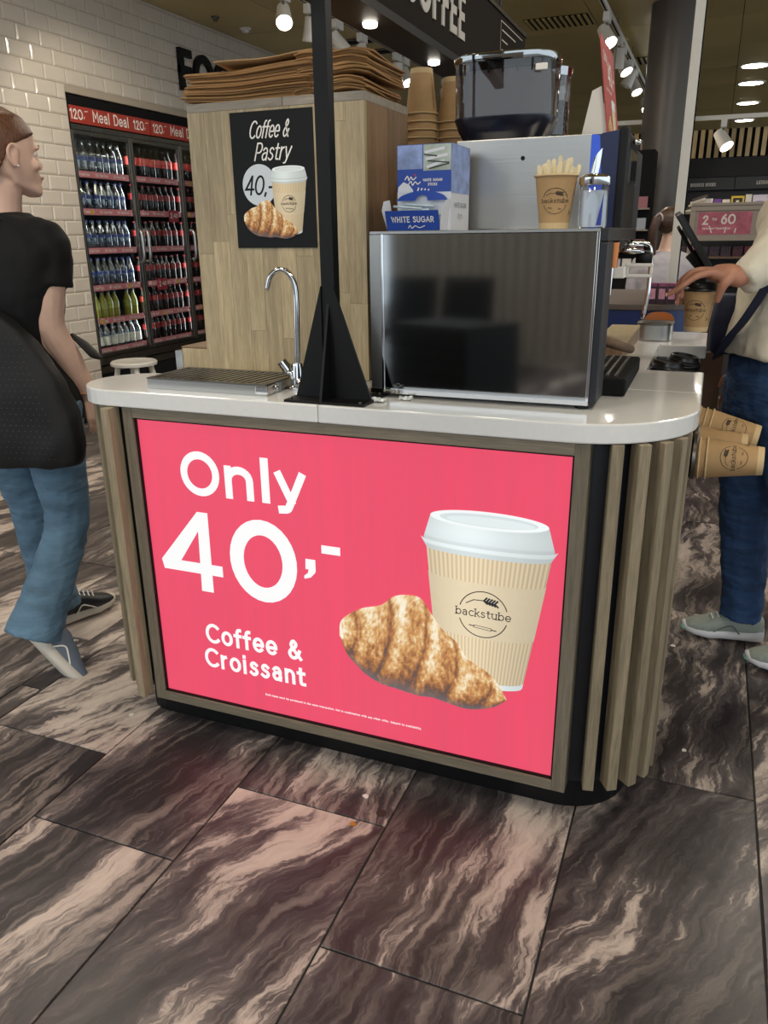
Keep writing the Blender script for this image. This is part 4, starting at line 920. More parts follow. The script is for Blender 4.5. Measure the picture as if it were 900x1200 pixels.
MB().tube(catmull([(x, y, 1.03), (x+.004, y, 1.12), (x+.006, y, 1.215), (x-.006, y-.002, 1.253), (x-.030, y-.006, 1.266), (x-.055, y-.01, 1.250), (x-.066, y-.012, 1.218)], 6), [.0075]*2+[.007]*4+[.006], 12).build('spout', M['chrome'], t, True)
MB().tube([(x, y-.004, 1.0), (x-.022, y-.016, 1.036)], [.011, .010], 12).build('valve_arm', M['chrome'], t, True)
MB().tube([(x-.019, y-.014, 1.030), (x-.032, y-.021, 1.052)], [.0145, .0125], 12).build('knob', M['chrome'], t, True, angle=40)
MB().tube([(x+.008, y-.01, 1.0), (x+.022, y-.026, .994)], [.010, .009], 12).build('side_knob', M['chrome'], t, True, angle=40)
# ------------------------------------------------------------------ coffee machine
cmn = thing('coffee_machine', 'stainless steel coffee machine with polished back panel and bean hoppers on top', 'coffee machine', (-.45, 2.0, .98))
Y0 = 1.706; Zt = 1.348
MB().box(-.684, -.222, Y0+.003, Y0+.02, 1.000, 1.341).build('back_panel', M['mirror'], cmn, label='polished mirror steel back panel')
MB().box(-.718, -.690, Y0+.004, Y0+.02, 1.000, 1.341).build('corner_panel', M['steel'], cmn)
MB().box(-.690, -.684, Y0, Y0+.02, .998, 1.343).build('joint_strip', M['chrome'], cmn, bevel=.001)
MB().box(-.222, -.216, Y0, Y0+.02, .998, 1.343).build('joint_strip', M['chrome'], cmn, bevel=.001)
MB().box(-.718, -.216, Y0-.002, Y0+.02, .990, 1.000).build('bottom_edge', M['chrome'], cmn)
MB().box(-.718, -.218, Y0+.021, 1.82, .990, 1.335).build('back_casing', M['dsteel'], cmn)
MB().box(-.716, -.216, Y0+.001, 2.30, 1.3425, Zt).build('top_shelf', M['steel'], cmn)
MB().box(-.216, -.200, Y0+.002, 1.818, .993, 1.322).build('side_post', M['navyblack'], cmn, bevel=.003)
MB().box(-.216, -.200, Y0+.002, 2.30, 1.323, 1.349).build('side_rail', M['navyblack'], cmn, bevel=.002)
mb = MB(); f = lambda a, b, d: (-.1995, a, b)
ribbon(mb, arc(1.745, 1.03, .012, .012, 180, 270, 6)+[(1.795, 1.018)], .0006, f); ribbon(mb, [(1.733, 1.03), (1.733, 1.285), (1.745, 1.30)], .0006, f); mb.build('panel_groove', M['dsteel'], cmn)
for (x, y) in ((-.70, 1.73), (-.23, 1.73), (-.58, 2.3), (-.32, 2.3)): MB().lathe([(.016, .9805), (.016, .991)], (x, y, 0), 12).build('foot', M['black'], cmn)
MB().box(-.60, -.30, 1.83, 2.60, .991, 1.340).build('lower_body', M['dsteel'], cmn)
M['copper'] = plain('warm_polished_panel', '#8a5a38', .18, 1)
MB().box(-.2995, -.295, 1.83, 2.40, 1.03, 1.320).build('bay_panel', M['copper'], cmn)
MB().tube([(-.225, 1.985, 1.318), (-.225, 1.985, 1.262)], [.020, .017], 16).build('boiler_cap', plain('copper', '#b06a3c', .2, 1), cmn, True, angle=40)
MB().tube([(-.225, 1.985, 1.262), (-.225, 1.985, 1.20)], [.010, .008], 12).build('coffee_spout', M['chrome'], cmn, True, angle=40)
MB().box(-.235, -.195, 2.04, 2.075, 1.235, 1.262).build('valve_block', M['white'], cmn, bevel=.003)
lv = MB().box(-.205, -.138, 2.148, 2.160, 1.258, 1.266).box(-.205, -.138, 2.148, 2.160, 1.232, 1.240).box(-.146, -.138, 2.148, 2.160, 1.240, 1.258).box(-.205, -.197, 2.148, 2.160, 1.240, 1.258); lv.build('lever', M['white'], cmn, bevel=.002)
MB().tube(catmull([(-.21, 2.26, 1.315), (-.17, 2.265, 1.312), (-.155, 2.27, 1.29), (-.152, 2.27, 1.20), (-.16, 2.27, 1.12)], 5), .006, 10).build('steam_wand', M['chrome'], cmn, True)
MB().lathe([(.014, -.02), (.02, -.012), (.02, .012), (.014, .02)], (-.168, 2.235, 1.275), 14, Matrix.Rotation(PI/2, 3, 'Y')).build('steam_knob', M['black'], cmn, True, angle=40)
for k, (yy, zz) in enumerate(((2.10, 1.30), (2.16, 1.312), (2.20, 1.295))): MB().tube([(-.215, yy, zz), (-.17, yy+.02, zz-.004)], .006, 8).build('chrome_pipe', M['chrome'], cmn, True)
dt = MB().box(-.293, -.155, 1.875, 2.255, .9815, 1.022).build('drip_tray', M['blackmatt'], cmn, bevel=.006)
for k in range(6): MB().box(-.285+k*.02, -.278+k*.02, 1.90, 2.23, 1.0225, 1.0265).build('tray_bar', M['dsteel'], dt)
MB().tube([(-.25, 1.93, 1.11), (-.20, 2.0, 1.085), (-.165, 2.06, 1.065)], [.012, .013, .010], 10).build('portafilter_handle', wood('walnut_handle', '#5a4330', '#7c5f43', 'Y'), cmn, True)
MB().lathe([(.03, 0), (.034, .004), (.034, .03), (.03, .034)], (-.265, 1.91, 1.10), 18).build('portafilter', M['chrome'], cmn, True, angle=35)
# upper housing
MB().box(-.602, -.286, 1.985, 2.62, Zt+.0015, 1.55).build('upper_housing', M['steel'], cmn, bevel=.002)
MB().poly_y([(-.286, Zt+.002), (-.248, Zt+.002), (-.268, 1.546), (-.286, 1.549)], 1.984, 2.0).build('blue_stripe', plain('bright_blue_panel', '#3a63e8', .35), cmn, label='bright blue tapering stripe')
MB().poly_y([(-.248, Zt+.002), (-.226, Zt+.002), (-.226, 1.555), (-.262, 1.55), (-.268, 1.546)], 1.984, 2.0).build('navy_strip', plain('navy_panel', '#16204a', .35), cmn)
MB().box(-.286, -.226, 2.0, 2.60, Zt+.002, 1.55).build('side_housing', M['navyblack'], cmn)
MB().box(-.226, -.205, 1.978, 2.02, 1.30, 1.562).build('door_edge', M['black'], cmn, bevel=.006)
MB().box(-.226, -.206, 2.0205, 2.24, 1.30, 1.556).build('front_door', M['black'], cmn, bevel=.008)
MB().box(-.2055, -.2035, 2.06, 2.2, 1.45, 1.52).build('display', M['mirror'], cmn)
MB().tube([(-.197, 2.05, 1.535), (-.192, 2.12, 1.54), (-.197, 2.2, 1.535)], .006, 8).build('door_handle', M['chrome'], cmn, True)
mbh = MB().lathe([(.005, 0), (.005, .0015)], (-.441, 1.9848, 1.506), 14, Matrix.Rotation(PI/2, 3, 'X')); mbh.build('lock_hole', M['black'], cmn)
# hoppers
def superell(cx, cy, rx, ry, z, n=40, p=3.4):
    out = []
    for k in range(n):
        a = 2*PI*k/n; c, s = math.cos(a), math.sin(a)
        out.append((cx+rx*math.copysign(abs(c)**(2/p), c), cy+ry*math.copysign(abs(s)**(2/p), s), z))
    return out
hx, hy = -.508, 2.085
h1 = MB().rings([superell(hx, hy, .098, .07, 1.5505), superell(hx, hy, .112, .082, 1.575), superell(hx, hy, .121, .09, 1.598), superell(hx, hy, .121, .09, 1.602)]).build('hopper_base', plain('hopper_base_blue_black', '#0d1020', .25), cmn, True, angle=35)
MB().rings([superell(hx, hy, .119, .088, 1.602), superell(hx, hy, .121, .09, 1.716)], caps=False).build('hopper_body', M['smoky'], cmn, True, label='transparent smoky bean hopper')
MB().rings([superell(hx, hy, .108, .077, 1.6025), superell(hx, hy, .108, .077, 1.700)]).build('hopper_liner', plain('grey_liner', '#5c5654', .5, var=.08, vscale=9), cmn, True, angle=35)
ld = MB().rings([superell(hx, hy, .122, .091, 1.716), superell(hx, hy, .1235, .0925, 1.720), superell(hx, hy, .1235, .0925, 1.731), superell(hx, hy, .118, .087, 1.735)]).build('hopper_lid', M['mirror'], cmn, True, angle=35)
for k in range(6): MB().box(hx-.095+k*.034, hx-.091+k*.034, hy-.0885, hy-.084, 1.692, 1.715).build('lid_tab', M['black'], ld)
MB().box(hx+.085, hx+.112, hy-.093, hy-.086, 1.688, 1.702).build('hopper_badge', M['white'], cmn, bevel=.002)
bx, by = -.448, 2.33
MB().lathe([(.040, 1.5505), (.046, 1.565), (.048, 1.585)], (bx, by, 0), 24).build('hopper_base', M['black'], cmn, True, angle=35)
MB().lathe([(.047, 1.585), (.048, 1.725)], (bx, by, 0), 24, caps=False).build('hopper_body', M['clear'], cmn, True)
MB().lathe([(.05, 1.725), (.051, 1.745), (.045, 1.748)], (bx, by, 0), 24).build('hopper_lid', M['mirror'], cmn, True, angle=35)
bean = MB(); rr = random.Random(4)
for k in range(420):
    a = rr.uniform(0, 2*PI); r = .042*math.sqrt(rr.uniform(.35, 1)); z = rr.uniform(1.588, 1.665)
    q = Euler((rr.uniform(0, 6), rr.uniform(0, 6), rr.uniform(0, 6))).to_matrix(); bean.ell((bx+r*math.cos(a), by+r*math.sin(a), z), .0055, .004, .003, 6, 4, q)
bean.build('coffee_beans', plain('roasted_bean', '#2a1a10', .35), cmn, True, kind='stuff')
# ------------------------------------------------------------------ kraft paper cups
CH, CR0, CR1 = .112, .0300, .0435
def cup_fn(a0, off=.0004):
    def fn(u, v, d):
        r = CR0+(CR1-CR0)*v/CH+off+d; a = a0+u/((CR0+CR1)/2); return (r*math.cos(a), r*math.sin(a), v)
    return fn
def make_cup(name='paper_cup', flip=False):
    r = thing(name, '', 'paper cup')
    MB().lathe([(CR0-.001, .003), (CR0, .0), (CR0+(CR1-CR0)*.12, CH*.12), (CR1, CH), (CR1-.002, CH), (CR0-.0015, .006)], n=32, caps=False).build('sleeve', M['kraft'], r, True, angle=50, local=True)
    MB().lathe([(CR0+.0003, .0), (CR0+(CR1-CR0)*.115+.0004, CH*.115)], n=32, caps=False).build('base_band', M['kraftin'], r, True, local=True)
    MB().lathe([(CR0-.0012, .005), (.001, .005)], n=32, caps=False).build('bottom', M['kraftin'], r, local=True)
    rim = MB().lathe([(CR1+.0012+.0022*math.cos(a), CH+.0022*math.sin(a)) for a in [k*PI/4 for k in range(9)]], n=32, caps=False); rim.build('rim', M['kraftin'], r, True, local=True)
    mb = MB(); fn = cup_fn(-PI/2)
    f2 = (lambda u, v, d: fn(-u, CH-v, d)) if flip else fn
    yc = CH*.52
    logo(mb, f2, 0, CH-yc if flip else yc, .0265, .0006)
    fu = (lambda u, v, d: fn(-v, CH-u, d)) if flip else (lambda u, v, d: fn(-v, u, d))
    text(mb, 'www.backstube.com', (lambda u, v, d: fn(.052-v, u, d)), .022, 0, .0058, .0009, .03, width=.078)
    ribbon(mb, [(.035, .03), (.038, .034), (.036, .038)], .0008, f2); ribbon(mb, [(.041, .032), (.043, .037)], .0008, f2)
    mb.build('print', M['ink'], r, local=True); return r
cup_up = make_cup(); cup_fl = make_cup(flip=True)
# inverted stacks beside the hopper
used_up = used_fl = False
for (cx, cy, n, zb, lb, yaw) in ((-.802, 2.30, 6, 1.5505, 'left', -.5), (-.722, 2.345, 5, 1.5505, 'right', .9)):
    for k in range(n):
        lab = f'kraft paper cup on top of the {lb} upturned stack beside the hopper' if k == n-1 else f'upturned kraft cup showing only its rim in the {lb} stack'
        loc = (cx, cy, zb+.0025+CH+k*.0206); rot = (PI, 0, yaw+(k*.7 if k < n-1 else 0))
        if not used_fl: cup_fl.location = loc; cup_fl.rotation_euler = rot; tag(cup_fl, lab, None, f'upturned cups in the {lb} stack'); used_fl = True
        else: dup(cup_fl, loc, rot, lab, f'upturned cups in the {lb} stack')
t = thing('cup_stand', 'black ribbed box behind the sugar box carrying the upturned cups', 'box', (-.77, 2.32, .98))
MB().box(-.862, -.665, 2.215, 2.40, .981, 1.550).build('case', M['black'], t, bevel=.006)
for k in range(9): MB().box(-.858, -.67, 2.209, 2.2148, 1.36+k*.012, 1.366+k*.012).build('rib', M['blackmatt'], t)
# cup with stirrers on the shelf
su = (-.326, 1.795, Zt+.0005)
cup_up.location = su; cup_up.rotation_euler = (0, 0, .18); tag(cup_up, 'kraft paper cup full of wooden stirrers on the machine shelf', 'paper cup')
cup_up.scale = (1.0, 1.0, .93)
rr = random.Random(9); M['birch'] = wood('birch', '#d9c79a', '#ecdfbd', 'Z', .6, .1)
for k in range(22):
    a = rr.uniform(0, 2*PI); r0 = .017*rr.random(); lean = rr.uniform(.0, .022)
    xt = (k/21-.5)*.074; yt = rr.uniform(-.026, .026); zt = 1.448+.038+rr.uniform(-.012, .008)-abs(xt)*.16
    p0 = Vector((su[0]+xt*.35, su[1]+yt*.4, Zt+.008)); p1 = Vector((su[0]+xt*1.16, su[1]+yt, zt)); d = (p1-p0).normalized()
    wv = Vector((math.cos(rr.uniform(-.6, .6)), .35, 0)); wv = (wv-d*wv.dot(d)).normalized(); nv = d.cross(wv); L_ = (p1-p0).length; mb = MB(); rs = []
    for (s, h) in ((0, .0030), (.004, .0038), (L_-.006, .0045), (L_-.002, .0036), (L_, .0020)):
        c = p0+d*s; rs.append([c-wv*h-nv*.0006, c+wv*h-nv*.0006, c+wv*h+nv*.0006, c-wv*h+nv*.0006])
    mb.rings(rs).build('wooden_stirrer', M['birch'], label='thin pale wooden stirrer standing in the kraft cup', cat='stirrer', group='wooden stirrers in the cup')
# sugar dispenser
t = thing('sugar_dispenser', 'glass sugar shaker with chrome top and slanted spout next to the stirrer cup', 'sugar dispenser', (-.247, 1.80, Zt)); x, y = -.247, 1.80
MB().lathe([(.027, Zt+.0005), (.030, Zt+.004), (.030, Zt+.078), (.027, Zt+.088)], (x, y, 0), 24).build('jar', M['clear'], t, True, angle=40)
MB().lathe([(.0265, Zt+.003), (.0265, Zt+.074)], (x, y, 0), 24).build('sugar', plain('white_sugar', '#d5dce6', .7), t, True, angle=40)
MB().lathe([(.0305, Zt+.084), (.032, Zt+.087), (.032, Zt+.099), (.027, Zt+.104), (.012, Zt+.107)], (x, y, 0), 24).build('cap', M['chrome'], t, True, angle=40)
mb = MB(); rs = []
for k, (dx, z) in enumerate(((0, Zt+.104), (.003, Zt+.12), (.006, Zt+.145))): rs.append([(x-.003+dx+.0085*math.cos(a), y+.0085*math.sin(a), z+(.010*math.cos(a) if k == 2 else 0)) for a in [2*PI*q/14 for q in range(14)]])
mb.rings(rs).build('spout', M['chrome'], t, True, angle=50)
mb = MB().poly_y([(x+.012, Zt+.006), (x+.022, Zt+.006), (x+.024, Zt+.07)], y-.0285, y-.028); mb.build('blue_wedge_print', plain('blue_print', '#20308c', .4), t)
# ------------------------------------------------------------------ sugar stick box
sb = thing('sugar_box', 'blue and white cardboard box of white sugar sticks with an open front tray', 'sugar box', (-.62, 1.84, Zt))
z0 = Zt+.001; M['cblue'] = plain('sugar_box_blue', '#2248a4', .5); M['cpale'] = plain('sugar_box_pale_blue', '#93a6d6', .5, var=.35, vscale=28); M['cwhite'] = plain('sugar_box_white', '#dfe2e8', .55)
X0, X1, YF, YB, ZT = -.683, -.556, 1.795, 1.94, 1.528
MB().box(X0, X1-.0006, YF+.0005, YB, z0, ZT-.0005).build('carton', M['cwhite'], sb)
MB().box(X0, X1, YF, YF+.0005, 1.43, ZT).build('front_panel', M['cblue'], sb)
MB().box(X1-.0005, X1+.0003, YF, YB, 1.428, ZT).build('side_print', M['cpale'], sb)
MB().box(X0+.001, X0+.06, YF-.0006, YF, 1.478, ZT-.001).build('photo_print', M['cpale'], sb); MB().box(X0+.062, X1-.001, YF-.0006, YF, 1.474, ZT-.001).build('photo_print', plain('sachet_photo', '#aeb9ae', .5, var=.3, vscale=22), sb)
mb = MB(); f = f_at(YF-.0010)
for (a, b) in (((-.615, 1.512), (-.575, 1.518)), ((-.612, 1.498), (-.568, 1.505)), ((-.61, 1.482), (-.575, 1.492))): ribbon(mb, [a, b], .003, f)
mb.build('sachet_print', M['cwhite'], sb)
mb = MB()
for (a, b) in (((-.61, 1.494), (-.562, 1.489)), ((-.618, 1.507), (-.59, 1.503)), ((-.606, 1.478), (-.562, 1.487))): ribbon(mb, [a, b], .0013, f_at(YF-.0013))
mb.build('sachet_shadow_print', plain('dark_olive_print', '#38392c', .6), sb)
mb = MB(); text(mb, 'WHITE SUGAR', f, -.622, 1.452, .0058, .0011, .04, width=.046); text(mb, 'STICKS', f, -.61, 1.443, .0058, .0011, .04, width=.022)
ribbon(mb, [(q[0], q[1]) for q in S((-.664, 1.457), (-.658, 1.464), (-.655, 1.455), (-.65, 1.462), (-.645, 1.456), (-.638, 1.461))], .0011, f); ribbon(mb, [(q[0], q[1]) for q in S((-.656, 1.447), (-.65, 1.453), (-.646, 1.445), (-.64, 1.452), (-.634, 1.447), (-.628, 1.451))], .0011, f)
for k in range(4): ribbon(mb, [(-.634+.008*k, 1.432), (-.632+.008*k, 1.438-.001*k)], .0016, f)
mb.build('lettering', M['text_white'], sb)
mb = MB(); n = 14; mb.add([f_at(YF-.0012)(-.6405+.0022*math.cos(2*PI*k/n), 1.4655+.0022*math.sin(2*PI*k/n), 0) for k in range(n)], [tuple(range(n))]); mb.build('red_dot', plain('red_dot', '#c9343c', .5), sb)
mb = MB(); P = [(-.682, 1.43), (-.68, 1.442), (-.668, 1.452), (-.655, 1.447), (-.646, 1.436), (-.644, 1.43)]; mb.add([f_at(YF-.0008)(p[0], p[1], 0) for p in P], [tuple(range(len(P)))]); mb.build('sugar_heap_print', M['cwhite'], sb)
# torn arched flap, open tray with flared cheeks
P = [(q[0], q[1]) for q in S((X0+.002, 1.412), (-.665, 1.425), (-.62, 1.434), (-.575, 1.425), (X1-.002, 1.412))]+[(-.606, 1.412)]+arc(-.62, 1.413, .014, .011, 0, 180, 8)+[(-.634, 1.412)]
mb = MB(); mb.add([(p[0], YF-.002-.012*(1.434-p[1])/.02, p[1]) for p in P], [tuple(range(len(P)))]); mb.build('arched_flap', M['cblue'], sb)
TX0, TX1, TYF = -.690, -.566, 1.738
mb = MB().obox(((TX0+TX1)/2, TYF+.004, z0+.021), ((TX1-TX0)/2, 0, 0), (0, .0008, 0), (-.006*0, -.007, .0205)); mb.build('tray_front', M['cblue'], sb)
mb = MB(); text(mb, 'WHITE SUGAR', lambda a, b, d: (a, TYF+.004+.0085-(b-z0)*.34-.0028, b), -.677, z0+.017, .0125, .0021, .05, width=.1); ribbon(mb, [(q[0], q[1]) for q in S((-.638, z0+.006), (-.634, z0+.011), (-.63, z0+.005), (-.622, z0+.01), (-.612, z0+.006), (-.6, z0+.01))], .0009, lambda a, b, d: (a, TYF+.004+.0085-(b-z0)*.34-.0028, b)); mb.build('lettering', M['text_white'], sb)
for (xa, s) in ((TX0, -1), (TX1, 1)):
    P = [(TYF+.0115, z0), (TYF-.003, z0+.042), (TYF+.018, z0+.062), (YF-.001, z0+.066), (YF-.001, z0)]
    mb = MB(); mb.add([(xa+s*.012*(p[1]-z0)/.066-(.0 if s > 0 else .0), p[0], p[1]) for p in P]+[(xa-s*.0008+s*.012*(p[1]-z0)/.066, p[0], p[1]) for p in P], [(0,1,2,3,4), (9,8,7,6,5)]+[(i, (i+1) % 5, 5+(i+1) % 5, 5+i) for i in range(5)]); mb.build('tray_cheek', M['cwhite'], sb)
MB().box(TX0+.002, TX1-.002, TYF+.012, YF-.001, z0, z0+.002).build('tray_floor', M['cwhite'], sb)
mb = MB(); f = lambda a, b, d: (X1+.0009, a, b); text(mb, 'WHITE SUGAR', f, 1.815, 1.397, .011, .0014, .02, width=.1); ribbon(mb, [(q[0], q[1]) for q in S((1.845, 1.375), (1.855, 1.385), (1.86, 1.372), (1.872, 1.383), (1.885, 1.374))], .0008, f); mb.build('lettering', plain('grey_ink', '#6a7080', .6), sb)
rr = random.Random(2); M['sachet'] = plain('pale_blue_sachet', '#cfe0ea', .5, var=.12, vscale=40)
for k in range(9):
    c = Vector((-.628+rr.uniform(-.03, .03), 1.766+rr.uniform(-.012, .014), z0+.012+k*.0052)); a = rr.uniform(-.5, .5); d = Vector((math.cos(a), math.sin(a)*.4, rr.uniform(-.12, .12))).normalized()
    mb = MB().tube([c-d*.034, c-d*.033, c, c+d*.033, c+d*.034], [.002, .0055, .006, .0055, .002], 8, flat=.45)
    mb.build('sugar_stick', M['sachet'], smooth=True, label='pale blue paper sugar stick lying in the open box tray', cat='sugar stick', group='sugar sticks in the tray')
# crumpled wrappers by the machine foot
for k, (x, y, s) in enumerate(((-.682, 1.652, 1), (-.625, 1.690, .7))):
    mb = MB(); rr = random.Random(20+k); rs = []
    for i in range(9):
        u = i/8-.5; rs.append([(x+u*.042*s, y+v*.014*s+rr.uniform(-.002, .002), .9812+(.004+rr.uniform(.0, .009)*s)*max(.0, 1-(v*.9)**2)) for v in (-1, -.5, 0, .5, 1)]+[(x+u*.042*s, y, .9808)])
    mb.rings(rs).build('plastic_wrapper', plain('clear_crumple', '#c8ccca', .2, var=.2, vscale=90), label=['crumpled clear plastic wrapper beside the foot of the black post', 'smaller crumpled wrapper against the polished steel panel'][k], cat='wrapper', group='wrappers')
# ------------------------------------------------------------------ cups in the side dispenser
def rot_to(d, roll):
    q = Vector((0, 0, 1)).rotation_difference(Vector(d).normalized()); return (q.to_matrix() @ Matrix.Rotation(roll, 3, 'Z')).to_euler()
ctr = (('nearest', 1.965, .833, 3, (-1, .02, -.03), .35), ('middle', 2.09, .832, 2, (-1, .02, .0), 2.2), ('farthest', 2.22, .828, 3, (-1, .05, .16), .5))
for (nm, y, z, n, dr, rl) in ctr:
    dv = Vector(dr).normalized()
    for k in range(n):
        base = Vector((.160 if nm != 'middle' else .128, y, z))+dv*(.0165*k)
        lb = f'outermost kraft cup lying in the {nm} side dispenser tube' if k == 0 else f'kraft cup nested behind the outer cup of the {nm} side dispenser tube'
        dup(cup_up, base, rot_to(dv, rl), lb, f'cups in the {nm} side dispenser', scale=(1.08, 1.08, 1.10))
    hd = thing('cup_dispenser', f'dark metal ring of the {nm} cup dispenser on the kiosk side', 'cup dispenser', (.006, y, z))
    q = Vector((0,0,1)).rotation_difference(Vector((1, 0, 0))).to_matrix()
    MB().lathe([(.050, 0), (.055, .003), (.055, .010), (.050, .013), (.049, .006)], (.002, y, z-.002), 24, q).build('ring', M['dsteel'], hd, True, angle=40)
    MB().lathe([(.05, 0), (.05, .006)], (-.004, y, z-.002), 24, q).build('backing', M['blackmatt'], hd)
# black lids in the recess
def lid(name):
    r = thing(name, '', 'cup lid')
    MB().lathe([(.047, 0), (.048, .004), (.046, .008), (.043, .010), (.0405, .020), (.039, .0225), (.036, .0225), (.034, .017), (.004, .016)], n=32).build('dome', M['lidblack'], r, True, angle=40, local=True)
    MB().lathe([(.048, .0005), (.049, .002), (.049, .005), (.047, .0065)], n=32).build('bead', M['lidblack'], r, True, local=True)
    MB().lathe([(.003, .0165), (.003, .0172)], (.0, -.030, .0058), 10).build('sip_hole', M['blackmatt'], r, local=True); return r
l0 = lid('cup_cover')
l0.location = (-.095, 2.48, .822); tag(l0, 'black plastic lid at the bottom of the left pile in the kiosk recess', 'cup lid', 'lids in the recess')
for (x, y, n, nm) in ((-.095, 2.48, 13, 'left'), (-.052, 2.60, 13, 'right')):
    for k in range(n):
        if nm == 'left' and k == 0: continue
        dup(l0, (x+.002*(k % 3), y, .822+.0115*k), (0, 0, k*1.3) if k < n-1 else (.12, .1, .6), (f'topmost black lid of the {nm} pile in the kiosk recess' if k == n-1 else f'black lid nested in the {nm} pile in the kiosk recess'), 'lids in the recess')
# steel block on the return
t = thing('steel_canister', 'short brushed steel canister block standing on the white return top', 'canister', (-.17, 2.97, .98))
MB().rings([superell(-.165, 2.99, .06, .055, .9805, p=5), superell(-.165, 2.99, .06, .055, 1.035, p=5)]).build('body', M['steel'], t, True, angle=35, bevel=.002)
MB().rings([superell(-.165, 2.99, .062, .057, 1.035, p=5), superell(-.165, 2.99, .062, .057, 1.040, p=5), superell(-.165, 2.99, .05, .045, 1.043, p=5)]).build('lid', M['dsteel'], t, True, angle=35)
t = thing('wooden_tray', 'long brown wooden tray on the worktop behind the drip tray', 'tray', (-.25, 2.6, .98))
MB().box(-.30, -.215, 2.40, 2.90, .9805, 1.03).build('tray', M['oakside'], t, bevel=.003); MB().box(-.305, -.21, 2.395, 2.905, 1.03, 1.037).build('rim', M['oak'], t, bevel=.002)
# ------------------------------------------------------------------ red standing card on the machine
t = thing('standing_card', 'tall red price card leaning on a white stand on top of the machine', 'card', (-.31, 2.45, 1.551))
M['cardred'] = plain('red_card', '#b5433f', .5)
B0, B1, T0, T1_ = Vector((-.292, 2.335, 1.552)), Vector((-.292, 2.60, 1.552)), Vector((-.334, 2.335, 1.818)), Vector((-.334, 2.60, 1.818))
ex = (B1-B0).normalized(); ez = (T0-B0).normalized(); en = ex.cross(ez).normalized()
if en.x < 0: en = -en
MB().obox((B0+T1_)/2, ex*.1325, ez*((T0-B0).length/2), en*.0012).build('card', M['cardred'], t)
fc = lambda a, b, d: B0+ex*a+ez*b+en*(.0016+d)
mb = MB(); text(mb, 'Only', fc, .03, .215, .026, .0042, width=.075); text(mb, '40,-', fc, .10, .165, .06, .0095, width=.135); text(mb, 'Coffee & Croissant', fc, .04, .145, .010, .0014, width=.12); mb.build('lettering', M['text_white'], t)
cup_print(lambda a, b, d: fc(.13+(a+.553)*.30, .03+(b-.33)*.24, d), 0).build('printed_cup', M['print'], t)
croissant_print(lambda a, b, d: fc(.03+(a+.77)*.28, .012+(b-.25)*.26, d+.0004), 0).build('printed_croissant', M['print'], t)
MB().poly_y([(-.294, 1.552), (-.372, 1.552), (-.345, 1.69), (-.322, 1.70)], 2.345, 2.348).build('stand', M['white'], t)
MB().poly_y([(-.294, 1.552), (-.372, 1.552), (-.345, 1.69), (-.322, 1.70)], 2.58, 2.583).build('stand', M['white'], t)
# bits of litter on the floor
def litter(x, y, s, mat, label, k):
    rr = random.Random(k); P = [(x+s*math.cos(a)*rr.uniform(.6, 1), y+s*math.sin(a)*rr.uniform(.5, 1)) for a in [q*PI/3 for q in range(6)]]
    MB().prism(P, .0006, .0022+s*.06).build('paper_scrap', mat, label=label, cat='litter', group='scraps on the floor')
litter(-.665, 1.497, .011, M['white'], 'small white paper scrap on the floor in front of the pink sign', 1)
litter(-.655, 1.395, .010, plain('orange_crumb', '#b87a2c', .7), 'orange and white crumb on the marble tile joint', 2)
litter(-1.46, 1.58, .011, M['white'], 'white scrap on the floor by the left end of the counter', 3)
litter(.02, 2.58, .011, M['white'], 'white scrap near the toe of the pale trainer', 4)
litter(.075, 1.98, .008, M['white'], 'tiny white scrap on the dark marble at right', 5)
MB().lathe([(.0125, .0005), (.0125, .0013), (.011, .0016)], (-.605, 1.455, 0), 16).build('floor_stud', plain('dull_metal', '#4a4540', .5, .6), label='round dull metal stud set in the marble near the tile joint', cat='stud')
# ------------------------------------------------------------------ beyond the kiosk
t = thing('pillar', 'thick grey round pillar rising to the ceiling behind the kiosk', 'pillar', (-.5, 7.8, 0))
M['pillar'] = plain('satin_grey_pillar', '#5f5852', .4, .2)
MB().lathe([(.19, 0), (.19, CZ)], (-.515, 7.75, 0), 32).build('shaft', M['pillar'], t, True, angle=40); MB().lathe([(.2, 0), (.2, .12), (.19, .125)], (-.515, 7.75, 0), 32).build('base_ring', M['dsteel'], t, True, angle=40)
t = thing('white_pole', 'slim white square pole in front of the grey pillar', 'pole', (-.15, 3.6, 0))
MB().box(-.169, -.133, 3.58, 3.62, 0, CZ+.02).build('pole', M['white'], t, bevel=.003); MB().box(-.133, -.128, 3.585, 3.59, 1.0, CZ).build('cable_strip', M['blackmatt'], t)
MB().box(-.19, -.11, 3.56, 3.66, 0, .01).build('foot_plate', M['white'], t)
